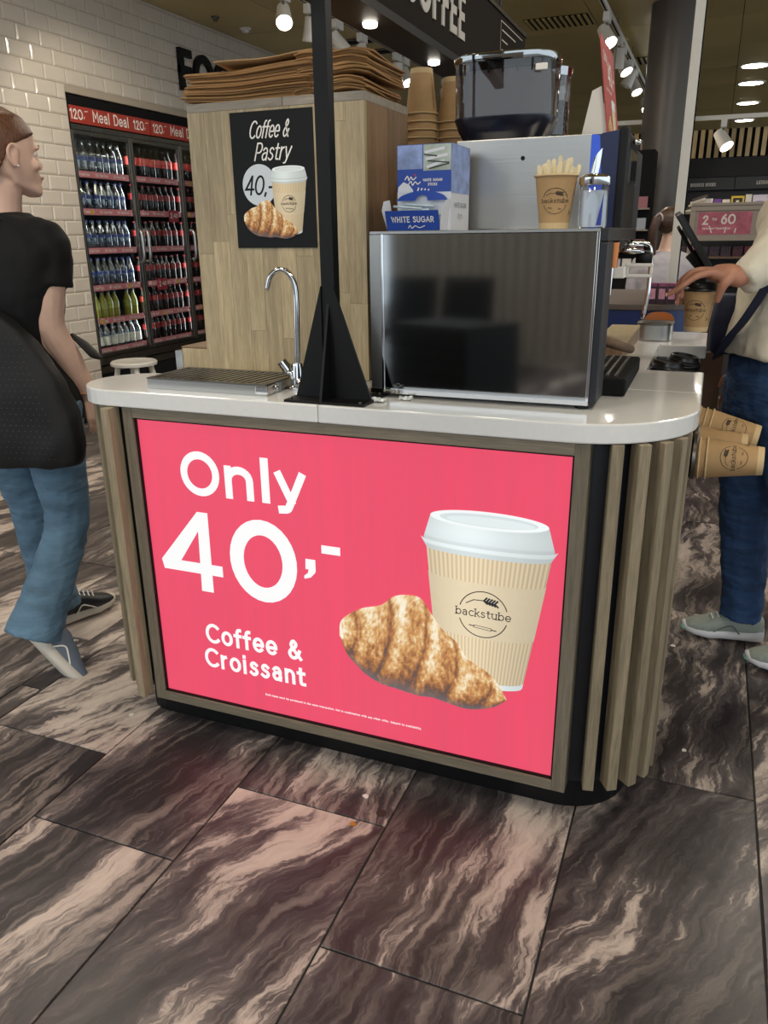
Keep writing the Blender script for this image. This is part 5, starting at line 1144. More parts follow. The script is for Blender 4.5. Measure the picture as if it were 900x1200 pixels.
# blue till counter
t = thing('till_counter', 'curved dark blue till counter with a grey top behind the kiosk', 'counter', (-.3, 3.7, 0))
M['tblue'] = plain('deep_blue_laminate', '#16306f', .35); M['tgrey'] = plain('grey_laminate', '#5a504b', .4)
P = [(-.62, 3.42)]+a_pts(-.24, 3.64, .22, -90, 0, 10)+[(-.02, 4.3), (-.62, 4.3)]
MB().prism(P, .0, 1.042).build('carcass', M['tblue'], t); MB().prism([(p[0]*1.0+(.015 if p[0] > -.3 else -.0), p[1]-.02) for p in P[:-2]]+[(-.005, 4.31), (-.62, 4.31)], 1.0425, 1.066).build('top', M['tgrey'], t, bevel=.003)
M['pinkbox'] = plain('pink_purple_box', '#8e4a72', .45, var=.45, vscale=45); M['darkbox'] = plain('plum_box', '#3a2030', .45)
for k in range(3):
    x = -.215+k*.037
    b = thing('sweets_box', ['left', 'middle', 'right'][k]+' pink and plum sweets box of the three on the till counter', 'box', (x, 3.46, 1.066), 'sweets boxes on the till')
    MB().box(x-.017, x+.017, 3.44, 3.49, 1.0665, 1.145).build('carton', M['darkbox'], b, bevel=.001); MB().box(x-.012, x+.012, 3.4385, 3.4398, 1.085, 1.125).build('oval_label', plain('pale_pink_label', '#d99ab4', .45, var=.2, vscale=60), b)
    MB().box(x-.0172, x+.0172, 3.4395, 3.4905, 1.134, 1.1455).build('pink_lid', M['pinkbox'], b)
# till screen, seen nearly edge on
t = thing('till_screen', 'black till touchscreen seen from the side on a tilting stand', 'screen', (-.08, 3.35, 1.066))
d = Vector((.135, .02, -.20)).normalized(); sdv = Vector((-.03, 1, -.01)); sdv = (sdv-d*sdv.dot(d)).normalized(); nn = d.cross(sdv).normalized(); c = Vector((-.075, 3.27, 1.305))
MB().obox(c, d*.118, sdv*.12, nn*.011).build('screen', M['lidblack'], t, bevel=.004); MB().obox(c+nn*.012, d*.11, sdv*.112, nn*.001).build('glass', M['black'], t)
MB().obox(c-nn*.022+d*.02, d*.095, sdv*.09, nn*.006).build('back_cover', M['blackmatt'], t, bevel=.004)
MB().tube([c-nn*.03+d*.03, c-nn*.02+d*.11, (-.05, 3.47, 1.10), (-.05, 3.50, 1.075)], [.022, .02, .022, .03], 10).build('arm', M['blackmatt'], t, True)
MB().lathe([(.07, 1.0665), (.07, 1.075), (.04, 1.085)], (-.05, 3.52, 0), 20).build('base', M['blackmatt'], t, True, angle=40)
# orange chair
t = thing('chair', 'orange moulded chair with rounded back in front of the blue counter', 'chair', (-.17, 3.33, 0))
M['orange'] = plain('orange_ply', '#b5692e', .4)
mb = MB(); rs = []
for k in range(9):
    u = k/8*2-1; rs.append([(-.172+u*.052, 3.335-.010*u*u, .90), (-.172+u*.055, 3.335-.010*u*u, 1.043-.022*u**4), (-.172+u*.055, 3.345-.010*u*u, 1.043-.022*u**4), (-.172+u*.052, 3.345-.010*u*u, .90)])
mb.rings(rs).build('backrest', M['orange'], t, True, angle=40); MB().box(-.225, -.12, 3.28, 3.338, .62, .635).build('seat', M['orange'], t, bevel=.004)
for (x, y) in ((-.215, 3.285), (-.13, 3.285), (-.215, 3.335), (-.13, 3.335)): MB().tube([(x, y, .62 if y < 3.3 else .905), (x, y, 0)], .008, 8).build('leg', M['dsteel'], t, True)
# ------------------------------------------------------------------ bookshop
MB().box(-3.2, 4.0, 9.2, 9.35, 0, 2.23).build('wall_shop', plain('black_shop_wall', '#17161a', .7), kind='structure')
fs = thing('slatted_fascia', 'slatted pale wood fascia running above the bookshop shelves', 'fascia', (.3, 8.3, 1.98))
M['pine'] = wood('pale_slat', '#b99c6c', '#d3b98a')
MB().box(-1.2, 3.0, 8.33, 8.36, 1.965, 2.20).build('backing', M['blackmatt'], fs); me = MB().box(-.018, .018, -.02, .02, 1.965, 2.195).mesh('slat', M['pine'])
for k in range(48):
    o = bpy.data.objects.new('slat', me); COL.objects.link(o); o.parent = fs; o.location = Vector((-.92+k*.064, 8.305, 0))-fs.location
rl = MB().box(-1.2, 3.0, 8.0, 8.03, 2.24, 2.275).build('ceiling_rail', M['white'], label='long white lighting rail above the slatted wood fascia', cat='rail')
for k in range(3): MB().tube([(-1+k*1.9, 8.015, 2.27), (-1+k*1.9, 8.015, CZ)], .006, 6).build('hanger', M['dsteel'], rl)
spot_head(-.05, 8.02, 2.24, (.45, -.4, -.7), 'small white spotlight hanging on the rail before the slatted fascia', True, 0)
band = thing('category_band', 'dark header band reading BUSINESS BOOKS and LEISURE above the books', 'sign', (.2, 8.28, 1.70))
M['bandgrey'] = plain('charcoal_band', '#2b2c2f', .55)
for (x0, x1) in ((-.9, -.335), (-.33, .095), (.1, .9), (.905, 2.4)): MB().box(x0, x1, 8.25, 8.28, 1.69, 1.795).build('panel', M['bandgrey'], band, bevel=.002)
mb = MB(); f = f_at(8.2485); text(mb, 'BUSINESS BOOKS', f, -.275, 1.722, .030, .0052, .05, width=.215); text(mb, 'LEISURE', f, .275, 1.728, .030, .0052, .05, width=.125); mb.build('lettering', M['text_grey'], band)
MB().box(-1.2, 3.0, 8.2805, 8.34, 1.80, 1.96).build('upper_board', M['black'], band)
MB().box(-1.2, 3.0, 8.30, 8.34, .0, 1.685).build('back_board', plain('shop_back_board', '#252329', .6), band)
sh = thing('book_shelf', 'grey bookshop shelf unit with a ledge of books and a slanted offer frame', 'shelf', (.1, 7.3, 0))
M['taupe'] = plain('taupe_frame', '#8b8074', .5)
MB().box(-.30, 1.6, 7.10, 7.35, 1.47, 1.488).build('ledge', M['taupe'], sh); MB().box(-.30, 1.6, 7.30, 7.34, 0, 1.47).build('back_panel', plain('dark_unit', '#2a2628', .6), sh)
for k, z in enumerate((1.15, .95, .7)): MB().box(-.30, 1.6, 7.0, 7.3, z-.015, z).build('lower_shelf', M['oakside'], sh)
bkc = ['#e9e2da', '#6d3f96', '#e3d8cf', '#d8b733', '#d8d3c9', '#cfc6d8', '#8a6f8f', '#ded9cf', '#b7413c', '#e4e0d8', '#3f6a8f']
xs = -.128; rr = random.Random(31)
bl = ['white book with a small dark emblem left of the purple book', 'small purple book on the bookshop ledge', 'pale book right of the purple book', 'black book with a bright yellow border on the ledge', 'slim pale book right of the yellow bordered book', 'lilac book with lettering on the ledge', 'mauve book beside the cream sweater', 'off-white book at the ledge beyond the cream sweater', 'red book on the ledge hidden by the sweater side', 'ivory book further along the ledge', 'blue book at the far end of the ledge']
bw = [.068, .055, .055, .095, .045, .105, .07, .08, .07, .08, .08]; bh = [.10, .095, .09, .115, .125, .12, .11, .12, .10, .11, .12]
for k in range(11):
    b = thing('book', bl[k], 'book', (xs+bw[k]/2, 7.2, 1.488), 'books on the ledge'); mt = plain('cover', bkc[k], .4, var=.08, vscale=30)
    a = Vector((0, .30, 1)).normalized(); c = Vector((xs+bw[k]/2, 7.19, 1.4885))+a*(bh[k]/2)
    MB().obox(c+Vector((0, .012, 0)), (bw[k]/2-.003, 0, 0), Vector((0, 1, -.30)).normalized()*.008, a*(bh[k]/2-.002)).build('pages', M['cupwhite'], b)
    n_ = Vector((0, -1, .30)).normalized(); MB().obox(c+n_*.0, (bw[k]/2, 0, 0), n_*.0015, a*(bh[k]/2)).build('cover', mt, b)
    if k in (0, 3, 5):
        cc = {0: '#4a3a34', 3: '#15120f', 5: '#8a84a8'}[k]; MB().obox(c+n_*.002, (bw[k]*(.36 if k == 3 else .25), 0, 0), n_*.0004, a*(bh[k]*(.36 if k == 3 else .1))).build('cover_print', plain('cover_print', cc, .5), b)
        if k == 3:
            MB().obox(c+n_*.003, (bw[k]*.12, 0, 0), n_*.0004, a*(bh[k]*.2)).build('cover_figure', plain('figure_print', '#d9d0b0', .5), b)
    xs += bw[k]+.008
for k in range(5):
    x = -.245+k*.012; z = 1.492+k*.021; a = .12-.03*k
    b = MB().obox((x+.04, 7.21, z+.012), (.055, 0, .018), (0, .07, 0), (-.003, 0, .0095)); b.build('lying_book', plain('lying_cover', ['#d6cfc2', '#4b4038', '#c9bba4', '#e0dacf', '#5a4a40'][k], .5), label=['bottom', 'second', 'middle', 'fourth', 'top'][k]+' book of the slanted pile right of the white pole', cat='book', group='slanted pile of books')
of = thing('offer_frame', 'taupe framed pink offer panel reading 2 for 60 below the books', 'sign', (.05, 6.8, 1.25))
MB().box(-.205, .40, 6.80, 6.83, 1.27, 1.305).box(-.205, .40, 6.80, 6.83, 1.485, 1.52).box(-.205, -.165, 6.80, 6.83, 1.305, 1.485).box(.36, .40, 6.80, 6.83, 1.305, 1.485).build('frame', M['taupe'], of, bevel=.002)
MB().box(-.20, .395, 6.79, 6.84, 1.521, 1.54).build('top_ledge', M['taupe'], of)
pp = MB().box(-.165, .36, 6.812, 6.82, 1.305, 1.485).build('panel', plain('taupe_inner', '#857a70', .5), of); MB().box(-.145, .23, 6.811, 6.8118, 1.315, 1.475).build('pink_print', plain('pink_offer_print', '#9a4a5c', .4, var=.35, vscale=14), of)
mb = MB(); f = f_at(6.8105); text(mb, '2', f, -.115, 1.385, .068, .012); text(mb, 'for', f, -.045, 1.415, .022, .0035, width=.035); text(mb, '60', f, .015, 1.388, .072, .012, width=.105)
for k, x in enumerate((-.06, .055, .125)): ribbon(mb, [(x, 1.375-.01*k), (x+.018*(1 if k == 0 else -.2), 1.33)], .004, f)
text(mb, 'Selected Paperbacks', f, -.11, 1.352, .016, .0026, width=.2); mb.build('lettering', M['text_grey'], of)
MB().box(-.1, .3, 6.84, 7.29, .0, 1.26).build('support', plain('dark_support', '#2b2729', .6), of) if False else None
for x in (-.19, .385): MB().box(x-.012, x+.012, 6.805, 6.825, 0, 1.27).build('leg', M['taupe'], of)
rr = random.Random(8); mgc = ['#7a2f3c', '#4a3440', '#a05060', '#3d3a44', '#b58a6a', '#5b2a36', '#2f2a33']
for r_, z in enumerate((1.15, .95, .7)):
    for k in range(10):
        x = -.26+k*.085; h = .12 if r_ else .075
        b = MB().obox((x, 7.06+.02, z+.001+h/2), (.036, 0, 0), (0, .004, 0), (0, .0, h/2)); b.build('paperback', plain('pb', mgc[rr.randrange(7)], .5, var=.35, vscale=40), label=f'dim paperback facing out on the {["upper", "middle", "lower"][r_]} shelf below the offer frame', cat='book', group=f'paperbacks on the {["upper", "middle", "lower"][r_]} shelf')
# narrow display between machine and pillar
ds = thing('gift_display', 'narrow display of pale and pink goods left of the grey pillar', 'display', (-.63, 7.0, 0))
MB().box(-.80, -.52, 7.05, 7.35, 0, 1.95).build('tower', M['blackmatt'], ds)
for k, z in enumerate((1.05, 1.2, 1.36, 1.52)):
    MB().box(-.80, -.52, 6.96, 7.05, z-.012, z).build('shelf', M['taupe'], ds)
    for q in range(3): MB().box(-.78+q*.085, -.71+q*.085, 6.98, 7.04, z, z+.085).build('packet', plain('packet', [['#b9b4bd', '#d8d2cc', '#9aa0aa'], ['#8a4a58', '#6a3d48', '#9a6068']][k % 2][q], .5), ds)
# hall behind the photographer, seen mirrored in the polished steel
hp = thing('ribbed_partition', 'ribbed brown grey partition wall in the hall behind the photographer', 'partition', (-1.4, -5.0, 0))
MB().box(-3.35, -.2, -5.25, -5.1, 0, 2.2).build('panel', plain('grey_panel', '#9a9188', .5), hp); me = MB().box(-.03, .03, -.03, .03, .1, 2.18).mesh('rib', plain('grey_rib_light', '#8d857c', .5))
for k in range(26):
    o = bpy.data.objects.new('rib', me); COL.objects.link(o); o.parent = hp; o.location = Vector((-3.28+k*.12, -5.07, 0))-hp.location
bn = thing('black_planter', 'large ribbed black planter box behind the photographer', 'planter', (-1.4, -.9, 0))
bp = [(-1.72, -.95), (-1.20, -.78), (-.98, -1.12), (-1.52, -1.32)]
MB().prism(bp, .0, .84).build('box', M['black'], bn, bevel=.01); MB().prism([(p[0]*1.0-.0, p[1]) for p in bp], .841, .86).build('rim', M['blackmatt'], bn, bevel=.004)
for k in range(9): MB().prism([(-1.725, -.945), (-1.195, -.772), (-1.20, -.785), (-1.72, -.955)], .1+k*.08, .115+k*.08).build('groove', M['blackmatt'], bn)
st = thing('seat_row', 'row of dark grey hall seats on a beam behind the photographer', 'seats', (-3.6, -4.2, 0))
for k in range(5):
    x = -4.9+k*.6; MB().box(x, x+.52, -4.4, -3.95, .40, .45).build('seat', M['blackmatt'], st, bevel=.02); MB().obox((x+.26, -4.43, .70), (.26, 0, 0), (0, .02, 0), (0, -.05, .24)).build('backrest', M['blackmatt'], st, bevel=.01)
MB().box(-4.95, -1.95+.0, -4.25, -4.17, .32, .39).build('beam', M['steel'], st)
for x in (-4.6, -3.4, -2.3): MB().box(x-.03, x+.03, -4.4, -4.0, 0, .32).build('leg', M['steel'], st)
# ------------------------------------------------------------------ people
def remesh(o, vox, sm=6, disp=0, dscale=.05, smfac=.5):
    m = o.modifiers.new('remesh', 'REMESH'); m.mode = 'VOXEL'; m.voxel_size = vox; m.use_smooth_shade = True
    if sm: s = o.modifiers.new('smooth', 'SMOOTH'); s.iterations = sm; s.factor = smfac
    if disp:
        tx = bpy.data.textures.new('folds', 'CLOUDS'); tx.noise_scale = dscale; tx.noise_depth = 1
        d = o.modifiers.new('folds', 'DISPLACE'); d.texture = tx; d.strength = disp; d.texture_coords = 'LOCAL'; d.mid_level = .5
def torso_loft(mb, secs, yaw, n=24):
    """secs: (cx, cy, z, half width across, half depth front-back)"""
    c, s = math.cos(yaw), math.sin(yaw); P = catmull([(a, b, z) for a, b, z, _, _ in secs], 4); W = catmull([(w_, d_, 0) for _, _, _, w_, d_ in secs], 4); rs = []
    for p, q in zip(P, W):
        rg = []
        for k in range(n):
            a = 2*PI*k/n; ca, sa = math.cos(a), math.sin(a); x = q[0]*math.copysign(abs(ca)**.85, ca); y = q[1]*math.copysign(abs(sa)**.85, sa)
            rg.append((p[0]+x*c-y*s, p[1]+x*s+y*c, p[2]))
        rs.append(rg)
    mb.rings(rs)
HEADP = [(.000,.018,.088,-.055),(.012,.036,.095,-.035),(.035,.050,.095,.005),(.060,.060,.092,.045),(.090,.067,.089,.078),(.118,.071,.087,.094),(.145,.074,.092,.101),(.172,.073,.088,.101),(.200,.061,.068,.084),(.220,.038,.036,.052),(.229,.012,.008,.018)]
def head(mb, base, mat3, sc=1.0):
    """base: point under the chin on the neck axis; local x right, y forward, z up"""
    rs = []; B0_ = Vector(base)
    for (z, w_, f_, b_) in HEADP:
        rg = []
        for k in range(22):
            a = 2*PI*k/22; x = w_*math.cos(a); y = (f_ if math.sin(a) > 0 else b_)*math.sin(a) if b_ >= 0 or math.sin(a) > 0 else -b_*0+(-b_)*.0
            if b_ < 0: y = (f_+b_)/2*0+(-b_)+(f_+b_)*(.5+.5*math.sin(a))
            rg.append(B0_+mat3 @ (Vector((x, y, z))*sc))
        rs.append(rg)
    mb.rings(rs)
    P = lambda x, y, z: B0_+mat3 @ (Vector((x, y, z))*sc)
    mb.limb([P(0,.086,.118), P(0,.096,.100), P(0,.1035,.086)], [.007*sc, .0085*sc, .0095*sc], 10, 3)        # nose
    for sx in (-1, 1):
        mb.ell(P(sx*.009,.098,.080), .008*sc, .008*sc, .007*sc, 8, 6); mb.ell(P(sx*.073,-.008,.104), .009*sc, .016*sc, .027*sc, 10, 8, mat3); mb.limb([P(sx*.074,.006,.112), P(sx*.079,.004,.128), P(sx*.084,-.012,.136), P(sx*.086,-.026,.122), P(sx*.083,-.024,.100), P(sx*.079,-.010,.082), P(sx*.076,.002,.084)], [.0045*sc, .005*sc, .0052*sc, .0052*sc, .005*sc, .0062*sc, .0045*sc], 8, 3)
        mb.ell(P(sx*.032,.080,.132), .024*sc, .012*sc, .007*sc, 10, 6, mat3); mb.ell(P(sx*.040,.068,.085), .022*sc, .016*sc, .016*sc, 10, 6, mat3)
    mb.ell(P(0,.092,.056), .024*sc, .010*sc, .006*sc, 10, 6, mat3); mb.ell(P(0,.091,.045), .021*sc, .010*sc, .006*sc, 10, 6, mat3); mb.ell(P(0,.082,.016), .022*sc, .016*sc, .014*sc, 10, 6, mat3)
    return P
def face_parts(person, P, mat3, sc, brow):
    ew = plain('eye_white', '#e8e4de', .2); ed = plain('eye_dark', '#3a2a20', .15); lipm = plain('lips', '#a8625a', .4)
    for sx in (-1, 1):
        e = MB().ell(P(sx*.031,.0735,.116), .0115*sc, .0095*sc, .008*sc, 12, 8, mat3).build('eye', ew, person, True); MB().ell(P(sx*.031,.0822,.116), .0048*sc, .0022*sc, .0048*sc, 10, 6, mat3).build('iris', ed, e, True)
        MB().tube(catmull([P(sx*.013,.0935,.133), P(sx*.030,.0930,.139), P(sx*.050,.079,.133)], 4), [.0022*sc, .0032*sc, .0014*sc], 8).build('eyebrow', brow, person, True)
    MB().tube(catmull([P(-.021,.093,.052), P(0,.1035,.0535), P(.021,.093,.052)], 5), [.0012*sc, .0052*sc, .0012*sc], 8, flat=1.0).build('lips', lipm, person, True)
def rotm(yaw, pitch=0, roll=0): return (Matrix.Rotation(yaw, 3, 'Z') @ Matrix.Rotation(pitch, 3, 'X') @ Matrix.Rotation(roll, 3, 'Y'))
def hand(mb, wrist, palm_dir, palm_n, thumb_side, curl=(.35, .5, .4), sc=1.0, spread=.06):
    """wrist -> fingers along palm_dir; palm faces palm_n; thumb on thumb_side"""
    w0 = Vector(wrist); d = Vector(palm_dir).normalized(); n_ = Vector(palm_n); n_ = (n_-d*n_.dot(d)).normalized(); s_ = Vector(thumb_side); s_ = (s_-d*s_.dot(d)-n_*s_.dot(n_)).normalized()
    mb.limb([w0, w0+d*.03*sc, w0+d*.075*sc], [.024*sc, .026*sc, .022*sc], 12, 3)
    for k, (off, L_) in enumerate(((.028, .070), (.010, .078), (-.009, .073), (-.027, .058))):
        b = w0+d*.072*sc+s_*off*sc; mb.limb([w0+d*.02*sc+s_*off*.6*sc, b], [.013*sc, .0125*sc], 10, 3)
        a = 0; p = b; pts = [p]; dd = d+s_*off*spread/.03
        for q, fr in enumerate((.45, .30, .25)):
            a += curl[q]; p = p+(dd*math.cos(a)+n_*math.sin(a)).normalized()*L_*fr*sc; pts.append(p)
        mb.limb(pts, [.0098*sc, .0092*sc, .0082*sc, .0066*sc], 10, 3)
    t0 = w0+d*.025*sc+s_*.024*sc; mb.limb([w0+d*.012*sc+s_*.01*sc, t0, t0+(d*.6+s_*.75+n_*.2).normalized()*.034*sc, t0+(d*.75+s_*.5+n_*.42).normalized()*.062*sc], [.015*sc, .0135*sc, .0108*sc, .0078*sc], 10, 3)
def shoe(parent, heel, fwd, up, L_=.27, upper=None, sole=None, lace=None, accent=None):
    h = Vector(heel); f_ = Vector(fwd).normalized(); u_ = Vector(up); u_ = (u_-f_*u_.dot(f_)).normalized(); s_ = f_.cross(u_)
    prof = [(0,.030),(.10,.037),(.3,.036),(.5,.037),(.68,.046),(.85,.044),(.95,.033),(1.0,.015)]
    def ring(t, w_, z0, z1, n=16):
        rg = []
        for k in range(n):
            a = 2*PI*k/n; ca, sa = math.cos(a), math.sin(a); rg.append(h+f_*L_*t+s_*w_*math.copysign(abs(ca)**.7, ca)+u_*((z0+z1)/2+(z1-z0)/2*math.copysign(abs(sa)**.7, sa)))
        return rg
    mb = MB(); rs = []
    for t, w_ in prof: rs.append(ring(t, w_, .003+max(0, t-.75)*.09, .042+max(0, .35-t)*.05+max(0, t-.8)*.03))
    so = mb.rings(rs).build('sole', sole, parent, True)
    mb = MB(); rs = []
    top = {0: .085, .10: .106, .3: .110, .5: .096, .68: .074, .85: .060, .95: .050, 1.0: .040}
    for t, w_ in prof: rs.append(ring(.012+t*.975, w_*.93, .022+max(0, t-.8)*.06, top[t]))
    mb.rings(rs); up_ = mb.build('upper', upper, parent, True)
    for k in range(4):
        t = .42+k*.07; z = .112-.105*(t-.36)*1.05; MB().tube([h+f_*L_*t-s_*.022+u_*(z-.008), h+f_*L_*(t+.03)+u_*(z+.004), h+f_*L_*t+s_*.022+u_*(z-.008)], .0032, 6).build('lace', lace, up_)
    if accent:
        for sg in (-1, 1):
            mb = MB(); P = [(.30, .035), (.40, .062), (.52, .05), (.62, .034)]; mb.tube(catmull([h+f_*L_*a+s_*sg*.0365+u_*b for a, b in P], 4), .003, 6, flat=1); mb.build('stripe', accent, up_)
    return so
def hair_cap(mb, P, lims, grow=1.07):
    # closed skull shell whose front is held back to the hairline
    def hp(z):
        for (a, b) in zip(HEADP, HEADP[1:]):
            if a[0] <= z <= b[0]: t = (z-a[0])/(b[0]-a[0]); return [a[i]*(1-t)+b[i]*t for i in range(1, 4)]
        return HEADP[-1][1:]
    rs = []
    for (z, lim) in lims:
        w_, f_, b_ = hp(min(z, .229)); b_ = max(b_, .088) if z < .13 else b_; w_ = max(w_, .055) if z < .1 else w_
        if z > .225: w_, f_, b_ = .02, .012, .022
        rg = []
        for k in range(26):
            a = 2*PI*k/26; sa = math.sin(a); y = (f_ if sa > 0 else b_)*sa*grow; x = w_*grow*math.cos(a)
            rg.append(P(x, min(y, lim), z+(.008 if z > .2 else 0)))
        rs.append(rg)
    mb.rings(rs)
# ---- woman walking away at left -------------------------------------------------------------
yawW = math.radians(-8)
wp = thing('person', 'person walking away in a black T-shirt and flared blue jeans with a black shoulder bag', 'person', (-1.99, 1.87, 0))
hm = rotm(math.radians(-20), .02)
chin = Vector((-1.935, 1.90, 1.462))
bd = MB(); PW = head(bd, chin-Vector((0,0,.004)), hm, 1.0)
bd.limb([(-1.965, 1.885, 1.36), (-1.96, 1.89, 1.43), (-1.95, 1.893, 1.50)], [.062, .05, .052], 16, 4)
torso_loft(bd, [(-1.985,1.88,.78,.135,.09),(-1.985,1.88,.90,.130,.09),(-1.98,1.88,1.05,.125,.095),(-1.98,1.882,1.20,.14,.098),(-1.975,1.884,1.32,.150,.085),(-1.968,1.885,1.378,.10,.06),(-1.966,1.886,1.40,.05,.045)], yawW)
shR = Vector((-1.828, 1.895, 1.335)); elR = Vector((-1.850, 1.885, 1.095)); wrR = Vector((-1.822, 1.985, .862))
bd.limb([(-1.88,1.89,1.325), shR+Vector((-.008,0,-.012)), (shR+elR)/2+Vector((.006,-.005,0)), elR, (elR+wrR)/2, wrR], [.045, .05, .052, .047, .041, .028], 14, 4)
hand(bd, wrR, (.1, .12, -1), (-1, .2, 0), (-.2, 1, 0), (.25, .35, .3), .95)
shL = Vector((-2.125, 1.865, 1.335)); elL = Vector((-2.19, 1.95, 1.10)); wrL = Vector((-2.16, 2.11, .93))
bd.limb([(-2.05,1.87,1.345), shL, (shL+elL)/2, elL, (elL+wrL)/2, wrL], [.06, .052, .045, .040, .036, .026], 14, 4)
hand(bd, wrL, (.1, .6, -.8), (1, 0, 0), (.2, 1, .3), (.25, .35, .3), .95)
hpR = Vector((-1.905, 1.885, .86)); knR = Vector((-1.898, 1.885, .46)); anR = Vector((-1.912, 1.70, .155))
hpL = Vector((-2.055, 1.87, .86)); knL = Vector((-2.10, 1.93, .47)); anL = Vector((-2.082, 1.965, .085))
bd.limb([hpR, (hpR+knR)/2, knR, (knR+anR)/2, anR], [.08, .068, .052, .046, .034], 14, 4); bd.limb([hpL, (hpL+knL)/2, knL, (knL+anL)/2, anL], [.08, .068, .052, .046, .034], 14, 4)
o = bd.build('body', M['skin'], wp, True); remesh(o, .0045, 5)
face_parts(wp, PW, hm, 1.0, M['hair'])
# hair pulled back into a low knot
hr = MB(); hair_cap(hr, PW, [(.045,-.062),(.07,-.045),(.09,-.034),(.11,-.026),(.128,-.014),(.142,.012),(.155,.050),(.168,.082),(.185,.094),(.205,.094),(.222,.094),(.232,.094)])
hr.limb([PW(0,-.06,.085), PW(0,-.098,.088), PW(0,-.112,.08)], [.045, .042, .034], 14, 3)
o = hr.build('hair', M['hair'], wp, True); remesh(o, .005, 3)
MB().ell(PW(.088,-.004,.080), .0036, .0036, .0036, 10, 6).build('ear_stud', M['white'], wp, True, label='pearl ear stud')
# T-shirt
ts = MB()
torso_loft(ts, [(-1.99,1.885,.80,.188,.148),(-1.99,1.885,.90,.180,.140),(-1.995,1.89,1.03,.145,.115),(-1.978,1.882,1.19,.178,.128),(-1.972,1.884,1.31,.196,.122),(-1.968,1.885,1.378,.142,.096),(-1.966,1.886,1.415,.076,.072)], yawW)
ts.limb([(-1.90,1.888,1.325), shR+Vector((0,0,-.002)), Vector((-1.830,1.900,1.275)), Vector((-1.838,1.893,1.215))], [.072, .068, .068, .071], 16, 4, True)
ts.limb([(-2.04,1.87,1.33), shL+Vector((0,0,.004)), Vector((-2.15,1.885,1.27)), Vector((-2.165,1.90,1.205))], [.066, .062, .060, .062], 16, 4, True)
o = ts.build('t_shirt', M['tee'], wp, True, label='black cotton T-shirt'); remesh(o, .007, 4, .010, .06)
mb = MB(); text(mb, 'B', lambda a, b, d: (a, 1.747, b), -2.03, 1.30, .035, .006); mb.build('back_print', M['text_white'], wp) if False else None
# flared jeans
jn = MB()
torso_loft(jn, [(-1.985,1.88,.80,.162,.120),(-1.985,1.88,.88,.158,.115),(-1.985,1.88,.92,.145,.105)], yawW)
jn.limb([hpR, Vector((-1.902,1.886,.66)), knR, Vector((-1.900,1.80,.31)), Vector((-1.912,1.715,.175)), Vector((-1.918,1.690,.125))], [.108, .088, .070, .072, .084, .092], 18, 4, True)
jn.limb([hpL, Vector((-2.08,1.89,.66)), knL, Vector((-2.10,1.945,.30)), Vector((-2.085,1.965,.13)), Vector((-2.082,1.968,.075))], [.108, .086, .066, .066, .074, .080], 18, 4, True)
o = jn.build('jeans', M['denim'], wp, True, label='light blue flared jeans'); remesh(o, .007, 4, .013, .045)
dk = plain('black_shoe', '#23242a', .5); wsole = plain('worn_white_sole', '#cfc8bc', .5); grs = plain('grey_trainer', '#5b6472', .6)
shoe(wp, (-2.085, 1.93, .003), (.30, .95, .0), (0, 0, 1), .25, dk, wsole, M['white'], M['white'])
shoe(wp, (-1.925, 1.665, .125), (.33, .10, -.42) and (.30, .06, -.36), (-.55, .62, .5) and (.25, .75, .35), .25, grs, wsole, M['white'], M['white'])
MB().tube(catmull([(-1.822+.031*math.cos(a), 1.978+.031*math.sin(a), .880+.004*math.sin(a)) for a in [2*PI*k/12 for k in range(13)]], 2), .0035, 6).build('bracelet', plain('beads', '#b98a6a', .4), wp, True)
# shoulder bag
bg = thing('shoulder_bag', 'large black perforated shoulder bag hanging at the back of the walking person', 'bag', (-1.96, 1.76, .70))
mb = MB(); rs = []
yb = math.radians(12); cA, sA = math.cos(yb), math.sin(yb)
for (z, w_, d_, ox) in ((.690,.17,.035,.0),(.705,.205,.055,.0),(.80,.212,.066,.0),(.92,.200,.062,-.012),(1.04,.165,.050,-.040),(1.13,.120,.038,-.080),(1.17,.07,.026,-.12)):
    rg = []
    for k in range(28):
        a = 2*PI*k/28; c_, s_ = math.cos(a), math.sin(a); x = ox+w_*math.copysign(abs(c_)**.6, c_); y = d_*math.copysign(abs(s_)**.6, s_); rg.append((-1.878+x*cA-y*sA, 1.730+x*sA+y*cA, z))
    rs.append(rg)
o = mb.rings(rs).build('sack', M['bag'], bg, True); 
s = o.modifiers.new('sub', 'SUBSURF'); s.levels = s.render_levels = 2; tx = bpy.data.textures.new('bagfold', 'CLOUDS'); tx.noise_scale = .09; d = o.modifiers.new('f', 'DISPLACE'); d.texture = tx; d.strength = .02; d.texture_coords = 'LOCAL'
# strap over the shoulder nearer the neck
st_ = catmull([(-1.955,1.715,1.14), (-1.945,1.740,1.22), (-1.93,1.752,1.31), (-1.915,1.786,1.385), (-1.905,1.86,1.405), (-1.91,1.96,1.385), (-1.93,2.02,1.3), (-1.95,2.03,1.15)], 5)
MB().tube(st_, .021, 8, flat=.2, up=(0, -1, .3)).build('strap', M['bag'], bg, True)
MB().tube(catmull([(-1.835,1.955,1.06), (-1.80,1.965,1.03), (-1.775,1.975,1.00), (-1.755,1.985,.985)], 4), [.012, .022, .024, .010], 8, flat=.5).build('loose_strap_end', M['bag'], bg, True)
